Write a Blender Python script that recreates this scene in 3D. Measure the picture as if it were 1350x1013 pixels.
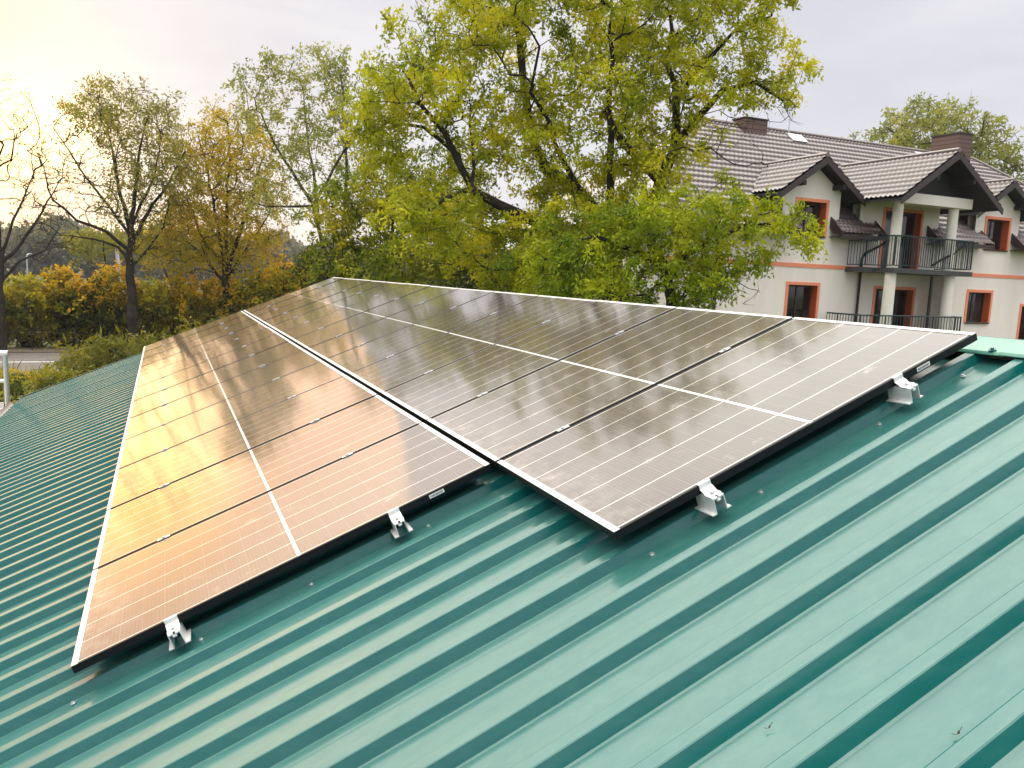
import bpy, math, random
import numpy as np
rad = math.radians
for o in list(bpy.data.objects): bpy.data.objects.remove(o)
S = bpy.context.scene
COL = S.collection
RNG = np.random.default_rng(7)
random.seed(7)

# ---------------------------------------------------------------- camera
from mathutils import Matrix, Vector
CAM = np.array([0.3587, -3.2664, 4.8985])
MW = np.array([[0.9135000919, -0.4049041636, 0.0396257529],
               [-0.0196676335, -0.1412363429, -0.9897805209],
               [0.4063628505, 0.9033852521, -0.1369829190]])
FPX = 1025.85
cd = bpy.data.cameras.new('camera'); cam = bpy.data.objects.new('camera', cd); COL.objects.link(cam)
cd.sensor_width = 36; cd.lens = FPX / 1350 * 36; cd.clip_start = 0.05; cd.clip_end = 3000
_r, _u, _b = MW[0], -MW[1], -MW[2]
cam.matrix_world = Matrix([[_r[0], _u[0], _b[0], CAM[0]], [_r[1], _u[1], _b[1], CAM[1]], [_r[2], _u[2], _b[2], CAM[2]], [0, 0, 0, 1]])
S.camera = cam

# ---------------------------------------------------------------- world and sun
SUN_AZ, SUN_EL = rad(103), rad(9.0)          # azimuth measured from +x towards +y
sund = Vector((math.cos(SUN_AZ) * math.cos(SUN_EL), math.sin(SUN_AZ) * math.cos(SUN_EL), math.sin(SUN_EL)))
W = bpy.data.worlds.new('World'); S.world = W; W.use_nodes = True
nt = W.node_tree; nt.nodes.clear()
def wn(t, **k):
    n = nt.nodes.new(t)
    for a, b in k.items(): setattr(n, a, b)
    return n
def wl(a, b): nt.links.new(a, b)
def wmath(op, a, b=None, clamp=False):
    n = wn('ShaderNodeMath', operation=op, use_clamp=clamp)
    for i, v in enumerate((a, b)):
        if v is None: continue
        if isinstance(v, (int, float)): n.inputs[i].default_value = v
        else: wl(v, n.inputs[i])
    return n.outputs[0]
def wmix(fac, a, b, mode='MIX'):
    n = wn('ShaderNodeMix', data_type='RGBA', blend_type=mode)
    for s, v in ((n.inputs[0], fac), (n.inputs[6], a), (n.inputs[7], b)):
        if isinstance(v, (int, float)): s.default_value = v
        elif isinstance(v, tuple): s.default_value = (*v, 1)
        else: wl(v, s)
    return n.outputs[2]
tc = wn('ShaderNodeTexCoord'); D = tc.outputs['Generated']
sky = wn('ShaderNodeTexSky', sky_type='NISHITA', sun_disc=False)
sky.sun_elevation = SUN_EL; sky.sun_rotation = math.pi / 2 - SUN_AZ
sep = wn('ShaderNodeSeparateXYZ'); wl(D, sep.inputs[0]); Z = sep.outputs[2]
dot = wn('ShaderNodeVectorMath', operation='DOT_PRODUCT'); wl(D, dot.inputs[0]); dot.inputs[1].default_value = sund
dt = wmath('MAXIMUM', dot.outputs['Value'], 0.0)
mp = wn('ShaderNodeMapping'); mp.inputs['Scale'].default_value = (2.0, 2.0, 7.0); mp.inputs['Rotation'].default_value = (0.12, 0.05, 0); wl(D, mp.inputs[0])
nz = wn('ShaderNodeTexNoise'); nz.inputs['Scale'].default_value = 1.6; nz.inputs['Detail'].default_value = 6; nz.inputs['Roughness'].default_value = .55; nz.inputs['Distortion'].default_value = .4
wl(mp.outputs[0], nz.inputs['Vector'])
cl = wn('ShaderNodeMapRange'); cl.inputs[1].default_value = .32; cl.inputs[2].default_value = .68; wl(nz.outputs[0], cl.inputs[0])
bk = wn('ShaderNodeMapRange'); bk.inputs[1].default_value = -.7; bk.inputs[2].default_value = .35; bk.inputs[3].default_value = .36; bk.inputs[4].default_value = 0; wl(dot.outputs['Value'], bk.inputs[0])
zz = wn('ShaderNodeMapRange'); zz.inputs[1].default_value = 0.34; zz.inputs[2].default_value = .78; wl(wmath('ADD', wmath('SUBTRACT', Z, bk.outputs[0]), wmath('MULTIPLY', wmath('POWER', dt, 8.0), .08)), zz.inputs[0])
hi = wmix(1.0, (3.85, 3.75, 3.35), wmix(wmath('POWER', dt, 12.0), (0, 0, 0), (5.2, 4.0, 2.2)), 'ADD')     # bright broken cloud above the sunset
overcast = wmix(zz.outputs[0], (.71, .71, .755), hi)      # overcast: brighter towards the zenith
cloudc = wmix(cl.outputs[0], (.87, .865, .90), (1.07, 1.055, 1.03))
overcast = wmix(1.0, overcast, cloudc, 'MULTIPLY')
h1 = wmath('POWER', dt, 9.0)
h2 = wmath('POWER', dt, 125.0)
dot2 = wn('ShaderNodeVectorMath', operation='DOT_PRODUCT'); wl(D, dot2.inputs[0])      # the brightest break in the cloud
dot2.inputs[1].default_value = (math.cos(rad(98.6)) * math.cos(rad(8.6)), math.sin(rad(98.6)) * math.cos(rad(8.6)), math.sin(rad(8.6)))
h3 = wmath('MULTIPLY', wmath('POWER', wmath('MAXIMUM', dot2.outputs['Value'], 0.0), 420.0), wmath('ADD', wmath('MULTIPLY', cl.outputs[0], 1.2), .25))
warm = wmix(h1, (0, 0, 0), (.10, .06, .02))
warm3 = wmix(h3, (0, 0, 0), (1.7, 1.15, .42))
back = wn('ShaderNodeMapRange'); back.inputs[1].default_value = -.75; back.inputs[2].default_value = .55; wl(dot.outputs['Value'], back.inputs[0])
overcast = wmix(1.0, overcast, wmix(back.outputs[0], (1.27, 1.25, 1.25), (1, 1, 1)), 'MULTIPLY')    # the sky away from the sunset is raised to brighten the house walls
tot = wmix(wmath('MULTIPLY', h2, wmath('ADD', wmath('MULTIPLY', cl.outputs[0], .75), .48), True), overcast, (1.75, .80, .09)); tot = wmix(1.0, tot, warm, 'ADD'); tot = wmix(1.0, tot, warm3, 'ADD')
nis = wmix(1.0, sky.outputs[0], (.015, .015, .015), 'MULTIPLY')
tot = wmix(1.0, tot, nis, 'ADD')
bg = wn('ShaderNodeBackground'); wl(tot, bg.inputs[0]); bg.inputs[1].default_value = 0.86
ow = wn('ShaderNodeOutputWorld'); wl(bg.outputs[0], ow.inputs[0])

sl = bpy.data.lights.new('sun', 'SUN'); sl.energy = .36; sl.angle = rad(38); sl.color = (1, .45, .08)
so = bpy.data.objects.new('sun', sl); COL.objects.link(so); so.location = (0, 0, 60)
so.rotation_euler = (-sund).to_track_quat('-Z', 'Y').to_euler()
S.view_settings.view_transform = 'Standard'; S.view_settings.look = 'None'
S.view_settings.exposure = 0.30; S.view_settings.gamma = 1
S.cycles.max_bounces = 7; S.cycles.transparent_max_bounces = 8; S.cycles.caustics_reflective = False; S.cycles.caustics_refractive = False
S.cycles.use_denoising = True

# ---------------------------------------------------------------- helpers
def ray(x, y): return MW.T @ np.array([(x - 675) / FPX, (y - 506.5) / FPX, 1.0])
def at(x, y, dist):                                            # sight line followed to a horizontal distance
    d = ray(x, y); return CAM + d * dist / math.hypot(d[0], d[1])
TH = rad(22); H0 = 3.33
AU = np.array([math.cos(TH), 0, math.sin(TH)]); AN = np.array([-math.sin(TH), 0, math.cos(TH)]); AV = np.array([0, 1.0, 0])
def uvn(u, v, n): return AU * u + AV * v + AN * n + np.array([0, 0, H0])

class MB:
    def __init__(s): s.v = []; s.f = []; s.n = 0; s.m = []
    def add(s, v, f, m=0):
        s.v += [tuple(map(float, p)) for p in v]; s.f += [tuple(i + s.n for i in q) for q in f]; s.m += [m] * len(f); s.n += len(v); return s
    def box(s, x0, x1, y0, y1, z0, z1, m=0, fn=None):
        v = [(x0, y0, z0), (x1, y0, z0), (x1, y1, z0), (x0, y1, z0), (x0, y0, z1), (x1, y0, z1), (x1, y1, z1), (x0, y1, z1)]
        if fn: v = [fn(*p) for p in v]
        return s.add(v, [(3, 2, 1, 0), (4, 5, 6, 7), (0, 1, 5, 4), (1, 2, 6, 5), (2, 3, 7, 6), (3, 0, 4, 7)], m)
    def ext(s, prof, dvec, m=0, caps=True):                  # polygon extruded along dvec
        a = [np.array(p, float) for p in prof]; k = len(a); d = np.array(dvec, float)
        f = [(i, (i + 1) % k, (i + 1) % k + k, i + k) for i in range(k)]
        if caps: f += [tuple(range(k))[::-1], tuple(range(k, 2 * k))]
        return s.add(a + [p + d for p in a], f, m)
    def tube(s, pts, r, k=8, m=0, caps=True):
        pts = [np.array(p, float) for p in pts]; n = len(pts)
        rr = r if hasattr(r, '__len__') else [r] * n
        ref = np.array([0.31, 0.17, 0.93]); rings = []
        for i, p in enumerate(pts):
            t = pts[min(i + 1, n - 1)] - pts[max(i - 1, 0)]; t = t / (np.linalg.norm(t) + 1e-9)
            if abs(t @ ref) > .93: ref = np.array([.9, .3, .1])
            a = np.cross(t, ref); a /= np.linalg.norm(a); b = np.cross(t, a)
            rings += [p + rr[i] * (math.cos(2 * math.pi * j / k) * a + math.sin(2 * math.pi * j / k) * b) for j in range(k)]
        f = [(i * k + j, i * k + (j + 1) % k, (i + 1) * k + (j + 1) % k, (i + 1) * k + j) for i in range(n - 1) for j in range(k)]
        if caps: f += [tuple(range(k))[::-1], tuple((n - 1) * k + j for j in range(k))]
        return s.add(rings, f, m)
def mesh(name, V, F, mats, smooth=False, mi=None, loc=(0, 0, 0)):
    me = bpy.data.meshes.new(name)
    V = np.asarray(V, float) - np.array(loc, float)
    me.from_pydata(V.tolist(), [], [list(map(int, f)) for f in F] if not isinstance(F, list) else F)
    for m in (mats if isinstance(mats, (list, tuple)) else [mats]): me.materials.append(m)
    if mi is not None and any(mi): me.polygons.foreach_set('material_index', mi)
    if smooth: me.polygons.foreach_set('use_smooth', [True] * len(me.polygons))
    me.update(); return me
def quads(name, V, mats, loc=(0, 0, 0), var=None, faces=None, smooth=False):     # fast: V is (n,4,3)
    me = bpy.data.meshes.new(name); V = np.asarray(V, np.float32)
    if faces is None:
        n = V.shape[0]; vv = V.reshape(-1, 3); li = np.arange(n * 4, dtype=np.int32)
    else: vv = V.reshape(-1, 3); li = faces.astype(np.int32).ravel(); n = len(li) // 4
    vv = vv - np.array(loc, np.float32)
    me.vertices.add(len(vv)); me.vertices.foreach_set('co', vv.ravel())
    me.loops.add(n * 4); me.loops.foreach_set('vertex_index', li)
    me.polygons.add(n); me.polygons.foreach_set('loop_start', np.arange(0, n * 4, 4, dtype=np.int32)); me.polygons.foreach_set('loop_total', np.full(n, 4, dtype=np.int32))
    me.update(calc_edges=True)
    me.polygons.foreach_set('use_smooth', [bool(smooth)] * n)
    if var is not None:
        a = me.attributes.new('tint', 'FLOAT', 'FACE'); a.data.foreach_set('value', np.asarray(var, np.float32))
    me.materials.append(mats); return me
def link(name, me, parent=None, loc=(0, 0, 0), label=None):
    o = bpy.data.objects.new(name, me); COL.objects.link(o)
    if parent: o.parent = parent
    else: o.location = loc
    if label: o['label'] = label
    return o
def tag(o, label, cat, group=None, kind=None):
    if kind: o['kind'] = kind
    if label: o['label'] = label
    if cat: o['category'] = cat
    if group: o['group'] = group
    return o
def thing(name, label, cat, loc=(0, 0, 0), group=None):
    o = bpy.data.objects.new(name, None); COL.objects.link(o); o.location = Vector([float(c) for c in loc]); o.empty_display_size = .2
    return tag(o, label, cat, group)
def part(name, mb, mats, root, smooth=False, label=None):     # world coordinates, shifted to the root
    L = np.array(root.location) if root.parent is None else np.array(root.parent.location)
    return link(name, mesh(name, mb.v, mb.f, mats, smooth, mb.m, L), root, label=label)

# ---------------------------------------------------------------- materials
class MT:
    def __init__(s, name, color=(.5, .5, .5), rough=.6, metal=0, spec=.5, coat=0, crough=.1):
        s.m = bpy.data.materials.new(name); s.m.use_nodes = True; s.t = s.m.node_tree; s.b = s.t.nodes['Principled BSDF']
        s.b.inputs['Base Color'].default_value = (*color, 1); s.b.inputs['Roughness'].default_value = rough; s.b.inputs['Metallic'].default_value = metal
        s.b.inputs['Specular IOR Level'].default_value = spec; s.b.inputs['Coat Weight'].default_value = coat; s.b.inputs['Coat Roughness'].default_value = crough
        s.tc = s.t.nodes.new('ShaderNodeTexCoord')
    def n(s, t, **k):
        x = s.t.nodes.new(t)
        for a, b in k.items(): setattr(x, a, b)
        return x
    def l(s, a, b): s.t.links.new(a, b)
    def noise(s, scale, detail=4, rough=.6, stretch=(1, 1, 1), coord='Object', rot=(0, 0, 0)):
        mp = s.n('ShaderNodeMapping'); mp.inputs['Scale'].default_value = stretch; mp.inputs['Rotation'].default_value = rot; s.l(s.tc.outputs[coord], mp.inputs[0])
        x = s.n('ShaderNodeTexNoise'); x.inputs['Scale'].default_value = scale; x.inputs['Detail'].default_value = detail; x.inputs['Roughness'].default_value = rough
        s.l(mp.outputs[0], x.inputs['Vector']); return x.outputs[0]
    def math(s, op, a, b=None, c=None, clamp=False):
        x = s.n('ShaderNodeMath', operation=op, use_clamp=clamp)
        for i, v in enumerate((a, b, c)):
            if v is None: continue
            if isinstance(v, (int, float)): x.inputs[i].default_value = v
            else: s.l(v, x.inputs[i])
        return x.outputs[0]
    def ramp(s, fac, stops, interp='LINEAR'):
        x = s.n('ShaderNodeValToRGB'); e = x.color_ramp; e.interpolation = interp
        while len(e.elements) < len(stops): e.elements.new(.5)
        for i, (p, c) in enumerate(stops): e.elements[i].position = p; e.elements[i].color = (*c, 1) if len(c) == 3 else c
        s.l(fac, x.inputs[0]); return x.outputs[0]
    def mix(s, fac, a, b, mode='MIX'):
        x = s.n('ShaderNodeMix', data_type='RGBA', blend_type=mode)
        for so_, v in ((x.inputs[0], fac), (x.inputs[6], a), (x.inputs[7], b)):
            if isinstance(v, (int, float)): so_.default_value = v
            elif isinstance(v, tuple): so_.default_value = (*v, 1)
            else: s.l(v, so_)
        return x.outputs[2]
    def rng(s, v, a, b, c=0, d=1):
        x = s.n('ShaderNodeMapRange'); s.l(v, x.inputs[0])
        for i, k in enumerate((a, b, c, d)): x.inputs[i + 1].default_value = k
        return x.outputs[0]
    def col(s, c): s.l(c, s.b.inputs['Base Color']); return s
    def rgh(s, c): s.l(c, s.b.inputs['Roughness']); return s
    def bump(s, h, strength=.3, dist=.01):
        x = s.n('ShaderNodeBump'); x.inputs['Strength'].default_value = strength; x.inputs['Distance'].default_value = dist
        s.l(h, x.inputs['Height']); s.l(x.outputs[0], s.b.inputs['Normal']); return s

def plain(name, c, rough=.6, metal=0, spec=.5, var=.12, scale=6, **k):
    m = MT(name, c, rough, metal, spec, **k)
    m.col(m.mix(m.noise(scale, 5), tuple(x * (1 - var) for x in c), tuple(min(1, x * (1 + var)) for x in c)))
    return m.m

# painted corrugated steel
def roof_paint(name, base, seed=0):
    m = MT(name, base, .40, 0, .5, coat=1, crough=.19); m.b.inputs['Coat IOR'].default_value = 1.6; m.b.inputs['Specular IOR Level'].default_value = .0
    n1 = m.noise(1.3, 5, .6); n2 = m.noise(38, 4, .7); n3 = m.noise(7, 3, .6, (1.0, 4, 4))
    c = m.mix(m.rng(n1, .3, .7), tuple(x * .96 for x in base), tuple(x * 1.05 for x in base))
    c = m.mix(m.rng(n3, .42, .8, 0, .10), c, (.16, .36, .28))             # chalky, weathered paint
    c = m.mix(m.rng(n2, .66, .76, 0, .35), c, (.05, .09, .06))             # specks of dirt
    ge = m.n('ShaderNodeNewGeometry'); dp = m.n('ShaderNodeVectorMath', operation='DOT_PRODUCT'); m.l(ge.outputs['True Normal'], dp.inputs[0]); dp.inputs[1].default_value = (-.3746, 0, .9272)
    flat = m.rng(dp.outputs['Value'], .86, .97)                             # sky sheen on the flats put into the colour, along with a dust film
    c = m.mix(m.math('MULTIPLY', flat, m.rng(m.noise(5, 6, .75, (.4, 2.5, 2.5)), .25, .75, .03, .08)), c, (.62, .60, .50))
    m.col(c)
    m.rgh(m.rng(m.noise(3, 5, .6, (.5, 3, 3)), .3, .7, .26, .46))
    m.bump(m.noise(2.2, 2, .5, (.3, 1, 1)), .05, .008)
    return m.m
M = {}
M['roof'] = roof_paint('green_roof_paint', (.001, .108, .104))
M['cap'] = roof_paint('ridge_cap_paint', (.08, .26, .20))
M['galv'] = plain('galvanised_steel', (.62, .63, .65), .32, .9, scale=60)
M['alu'] = plain('aluminium', (.88, .88, .89), .35, .3, scale=40, var=.06)
M['frame'] = plain('black_anodised_frame', (.008, .009, .012), .5, .0, .25, scale=30)
M['frame_end'] = plain('satin_frame_lip', (.66, .65, .64), .4, .3, scale=30, var=.05)
M['black'] = plain('black_rubber', (.01, .01, .012), .6)
M['sticker'] = plain('white_sticker', (.8, .8, .8), .5, var=.03)
M['ink'] = plain('dark_ink', (.12, .12, .14), .6)
M['screw'] = plain('screw_zinc', (.75, .78, .8), .25, .8)
M['wall_shed'] = plain('shed_wall_panel', (.5, .48, .42), .7)
M['concrete'] = plain('pale_concrete', (.52, .48, .42), .85, scale=3)
M['gutter'] = plain('weathered_gutter', (.40, .36, .33), .5, .3, scale=10)

# solar glass: cell grid worked out in panel metres (object coordinates, u along the long side)
PL, PW = 1.8668, 1.044
def solar_glass():
    m = MT('solar_glass', (.03, .02, .02), .10, 0, .5, coat=1.0, crough=.035)
    sx = m.n('ShaderNodeSeparateXYZ'); m.l(m.tc.outputs['Object'], sx.inputs[0]); u, v = sx.outputs[0], sx.outputs[1]
    oi = m.n('ShaderNodeObjectInfo')
    mv = .022; cw = (PW - 2 * mv) / 6
    vv = m.math('DIVIDE', m.math('SUBTRACT', v, mv), cw)
    fr = m.math('FRACT', vv)
    dv = m.math('MINIMUM', fr, m.math('SUBTRACT', 1.0, fr))
    gl = m.math('LESS_THAN', dv, .0019 / cw)                     # white lines between strings of cells
    mid = m.math('LESS_THAN', m.math('ABSOLUTE', m.math('SUBTRACT', u, PL / 2)), .0075)
    chh = (PL / 2 - .028) / 10
    fu = m.math('FRACT', m.math('DIVIDE', u, chh)); du = m.math('MINIMUM', fu, m.math('SUBTRACT', 1.0, fu))
    gu = m.math('MULTIPLY', m.math('LESS_THAN', du, .0010 / chh), .10)
    ff = m.math('FRACT', m.math('DIVIDE', u, .0165)); bus = m.math('MULTIPLY', m.math('LESS_THAN', ff, .14), .11)
    ff2 = m.math('FRACT', m.math('MULTIPLY', vv, 9.0)); bus2 = m.math('MULTIPLY', m.math('LESS_THAN', ff2, .08), .05)
    margin = m.math('LESS_THAN', m.math('MINIMUM', u, m.math('SUBTRACT', PL, u)), .016)
    cell = m.mix(m.noise(3.0, 3), (.036, .022, .022), (.056, .036, .036))
    cell = m.mix(m.math('MULTIPLY', oi.outputs['Random'], .6), cell, (.062, .050, .050))
    c = m.mix(m.math('MAXIMUM', bus, bus2), cell, (.42, .38, .36))
    c = m.mix(m.math('MAXIMUM', gu, gl), c, (.72, .70, .66))
    c = m.mix(m.math('MAXIMUM', mid, margin), c, (.82, .82, .80))
    # dust film and dried water marks
    n1 = m.noise(2.4, 6, .65); n2 = m.noise(9, 5, .7); edge = m.rng(u, .0, .28, 1, 0)
    smear = m.math('MULTIPLY', m.rng(n2, .56, .72), m.rng(n1, .50, .62))
    dust = m.math('ADD', m.math('ADD', m.math('MULTIPLY', n1, .08), .015), m.math('MULTIPLY', smear, .42))
    dust = m.math('ADD', dust, m.math('MULTIPLY', m.math('MULTIPLY', edge, m.rng(n2, .4, .7)), .26), clamp=True)
    c = m.mix(dust, c, (.62, .56, .53)); m.col(c)
    m.b.inputs['Coat IOR'].default_value = 1.43; m.b.inputs['Specular IOR Level'].default_value = .1
    m.l(m.rng(m.math('ADD', m.math('MULTIPLY', n1, .6), m.math('MULTIPLY', smear, .6)), .2, .9, .07, .14), m.b.inputs['Coat Roughness'])
    bp = m.n('ShaderNodeBump'); bp.inputs['Strength'].default_value = .35; bp.inputs['Distance'].default_value = .002
    m.l(m.noise(5, 2, .4, (1.6, .5, 1)), bp.inputs['Height']); m.l(bp.outputs[0], m.b.inputs['Coat Normal'])
    return m.m
M['glass'] = solar_glass()

# ---------------------------------------------------------------- ground, road
def smin(a, b): return a
GX = np.concatenate([np.linspace(-900, -70, 12), np.linspace(-60, 90, 76), np.linspace(100, 900, 12)])
GY = np.concatenate([np.linspace(-300, -20, 8), np.linspace(-15, 110, 64), np.linspace(120, 1500, 16)])
gx, gy = np.meshgrid(GX, GY)
gz = .05 * np.sin(gx * .31) * np.cos(gy * .23); gz = np.where((gy > 30) & (gy < 47), -.02, gz) - .03
gi = np.arange(gx.size).reshape(gx.shape)
gf = np.stack([gi[:-1, :-1], gi[:-1, 1:], gi[1:, 1:], gi[1:, :-1]], -1).reshape(-1, 4)
m = MT('grass_ground', rough=.95); m.col(m.ramp(m.noise(.6, 8, .7), [(.3, (.035, .04, .012)), (.55, (.07, .085, .02)), (.75, (.13, .11, .045))])); m.bump(m.noise(5, 5), .8, .1)
me = quads('ground', np.stack([gx, gy, gz], -1), m.m, faces=gf); tag(link('ground', me), 'rough grassy ground beside and beyond the roofs', None, kind='structure')
m = MT('asphalt', rough=.9); m.col(m.ramp(m.noise(.8, 7, .7), [(.3, (.12, .105, .10)), (.7, (.19, .165, .155))])); M['asphalt'] = m.m
mb = MB(); mb.box(-300, 300, 35.6, 43.2, -.2, .012)
tag(link('road', mesh('road', mb.v, mb.f, M['asphalt'])), 'grey asphalt road running past the hedge', None, kind='structure')
mb = MB(); mb.add([(-300, 39.0, .018), (300, 39.0, .018), (300, 39.22, .018), (-300, 39.22, .018)], [(0, 1, 2, 3)])
tag(link('road_marking', mesh('road_marking', mb.v, mb.f, plain('road_paint', (.75, .75, .72), .7))), 'solid white line painted along the road', None, kind='structure')
mb = MB(); mb.box(-300, 300, 34.2, 35.58, -.2, .06); mb.box(-300, 300, 43.22, 45.4, -.2, .08)
tag(link('verge', mesh('verge', mb.v, mb.f, plain('verge_dirt', (.17, .14, .10), .95, scale=2, var=.4))), 'strips of bare earth along both road edges', None, kind='structure')

# ---------------------------------------------------------------- the green-roofed building under the camera
shed = thing('metal_roofed_building', 'low building with a green trapezoidal sheet-metal roof carrying the solar panels', 'building', (0, 3, 0))
PITCH = .2135; V0 = -1.25 - PITCH * 24; VE = 12.78; UE, UR = -2.22, 3.86
rt, wb, hh, bv = .040, .021, .038, .0018
prof = []                                                       # (v, n) one sheet line
nrib = int((VE - V0) / PITCH) + 1
sheet_off = {}
for k in range(nrib):
    v = V0 + k * PITCH; sh = k // 5
    if sh not in sheet_off: sheet_off[sh] = (random.uniform(-.0016, .0016), random.uniform(-.012, .012))
    o0, tl = sheet_off[sh]
    def P(dv, n): return (v + dv, n + o0 + tl * (dv + (k % 5) * PITCH - .5) * .25)
    lap = .0034 if k % 5 == 0 else 0
    prof += [P(-wb - .006, -.138), P(-wb + .002, -.1365), P(-bv, -.1 - bv * 1.3 + lap), P(bv, -.1 + lap), P(rt - bv, -.1 + lap), P(rt + bv, -.1 - bv * 1.3 + lap), P(rt + wb - .002, -.1365), P(rt + wb + .006, -.138)]
    for q in (.3, .7):
        x = rt + wb + q * (PITCH - rt - 2 * wb); prof.append(P(x, -.1384))
prof = [p for p in prof if p[0] <= VE]
us = np.linspace(UE, UR, 26)
Vs = []
for i, u in enumerate(us):
    for (v, n) in prof:
        w = .0011 * math.sin(u * 2.1 + v * 3.7) + .0008 * math.sin(u * 5.3 - v * 8.1)
        Vs.append(uvn(u, v, n + w))
npf = len(prof); gi = np.arange(len(Vs)).reshape(len(us), npf)
rf = np.stack([gi[:-1, :-1], gi[1:, :-1], gi[1:, 1:], gi[:-1, 1:]], -1).reshape(-1, 4)
me = quads('roof', np.array(Vs), M['roof'], loc=shed.location, faces=rf)
roof = link('roof', me, shed)
RIDGE = uvn(3.945, 0, -.104); RX, RZ = RIDGE[0], RIDGE[2]
Vb = []
for u in np.linspace(UE, UR, 8):
    for (v, n) in prof:
        p = uvn(u, v, n); Vb.append((2 * RX - p[0], p[1], p[2]))
gi = np.arange(len(Vb)).reshape(8, npf); rf2 = np.stack([gi[:-1, :-1], gi[:-1, 1:], gi[1:, 1:], gi[1:, :-1]], -1).reshape(-1, 4)
link('back_roof', quads('back_roof', np.array(Vb), M['roof'], loc=shed.location, faces=rf2), shed)
# sheet underside, verge, gutter, walls
mb = MB()
for sgn in (1, -1):
    def W2(x): return x if sgn > 0 else 2 * RX - x
    a, b = uvn(UE, V0, -.145), uvn(3.93, V0, -.145); c, d = uvn(3.93, V0, -.19), uvn(UE + .05, V0, -.19)
    mb.ext([(W2(p[0]), p[1], p[2]) for p in (a, b, c, d)], (0, VE - V0 - .01, 0))
part('roof_deck', mb, M['black'], shed)
for vq in (VE + .002, V0 - .03):
    mb = MB(); a, b = uvn(UE, vq, -.088), uvn(3.93, vq, -.105); c, d = uvn(3.93, vq, -.25), uvn(UE, vq, -.25)
    mb.ext([a, b, c, d], (0, .028, 0)); part('verge_trim', mb, M['roof'], shed)
mb = MB(); g0 = uvn(UE - .02, 0, -.16); pts = []
for j in range(9):
    t = math.pi + j * math.pi / 8; pts.append((g0[0] - .07 + .075 * math.cos(t), g0[2] + .01 + .075 * math.sin(t)))
pts += [(x * 1.0 + .0, z + .004) for x, z in pts[::-1]]
pts = [(x, V0, z) for x, z in pts]
mb.ext(pts, (0, VE - V0, 0)); part('gutter', mb, M['gutter'], shed)
mb = MB(); ex = uvn(UE, 0, 0)[0] + .35; ez = uvn(UE, 0, 0)[2] - .02
xr = 2 * RX - ex
mb.ext([(ex, V0 + .3, 0), (xr, V0 + .3, 0), (xr, V0 + .3, ez), (RX, V0 + .3, RZ - .2), (ex, V0 + .3, ez)], (0, VE - V0 - .6, 0))
part('wall', mb, M['wall_shed'], shed)
# ridge caps, 1 m pieces with overlap, plus foam closure beneath
vv = -1.165
caps = []
k0 = -5
for k in range(k0, 14):
    a = vv + k * .998; b = a + 1.02
    if a > VE: break
    b = min(b, VE + .02); lift = .003 if k % 2 else 0
    mb = MB()
    up = [(3.765, -.094 + lift), (3.775, -.086 + lift), (3.88, -.089 + lift)]
    lft = [uvn(u, 0, n) for u, n in up]; ax, az = RX, RZ + .008 + lift
    line = [(p[0], p[2]) for p in lft] + [(ax - .015, az - .003), (ax + .015, az - .003)] + [(2 * RX - p[0], p[2]) for p in lft[::-1]]
    line2 = [(x, z - .003) for x, z in line[::-1]]
    mb.ext([(x, a, z) for x, z in line + line2], (0, b - a, 0))
    cp = part('ridge_cap', mb, M['cap'], shed)
    for dv in (.06, .40, .74):
        sc = MB(); c = uvn(3.785, a + dv, -.085 + lift)
        sc.tube([c, c + AN * .006], .016, 8); sc.tube([c + AN * .006, c + AN * .014], .0075, 6)
        if a + dv < 2: part('screw', sc, M['roof'], cp)
mb = MB(); mb.box(3.80, 3.84, V0, VE, -.128, -.092, fn=uvn); part('ridge_foam', mb, plain('foam_strip', (.10, .065, .06), .95), shed)
def screw(u, v):
    sc = MB(); c = uvn(u, v, -.138)
    sc.tube([c, c + AN * .003], .0105, 10); sc.tube([c + AN * .003, c + AN * .009], .0058, 6)
    part('screw', sc, M['screw'], roof)
for u, v in ((-.05, -.012), (.452, -.012), (.93, -.012), (1.492, -.012), (2.0, -1.083), (2.503, -1.083), (3.125, -1.083), (3.62, -1.083)): screw(u, v)

# ---------------------------------------------------------------- solar panels
PR = Matrix([[AU[0], 0, AN[0]], [AU[1], 1, AN[1]], [AU[2], 0, AN[2]]]).to_4x4()
def local_mesh(name, mb, mats, smooth=False): return mesh(name, mb.v, mb.f, mats, smooth, mb.m)
mb = MB(); T = .032
e = .011; s = .026
mb.box(0, PL, 0, e, -T, 0); mb.box(0, PL, PW - e, PW, -T, 0)
mb.box(0, .004, e, PW - e, -T, -.0002); mb.box(PL - .004, PL, e, PW - e, -T, -.0002)
me_frame = local_mesh('frame', mb, M['frame'])
mb = MB(); mb.box(.0002, s, .002, PW - .002, -.006, .0012); me_lip = local_mesh('frame_lip', mb, M['frame_end'])
mb = MB(); mb.box(PL - s, PL - .0002, .002, PW - .002, -.006, .0012); me_lip2 = local_mesh('frame_lip', mb, M['frame_end'])
mb = MB(); mb.box(.004, PL - .004, e, PW - e, -.006, -.001); me_glass = local_mesh('glass', mb, M['glass'])
PROTO = None
G = .02839
def ordinal(n): return ['nearest', 'second', 'third', 'fourth', 'fifth', 'sixth', 'seventh', 'eighth', 'ninth', 'tenth', 'eleventh', 'twelfth', 'farthest'][n]
panels = {}
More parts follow.
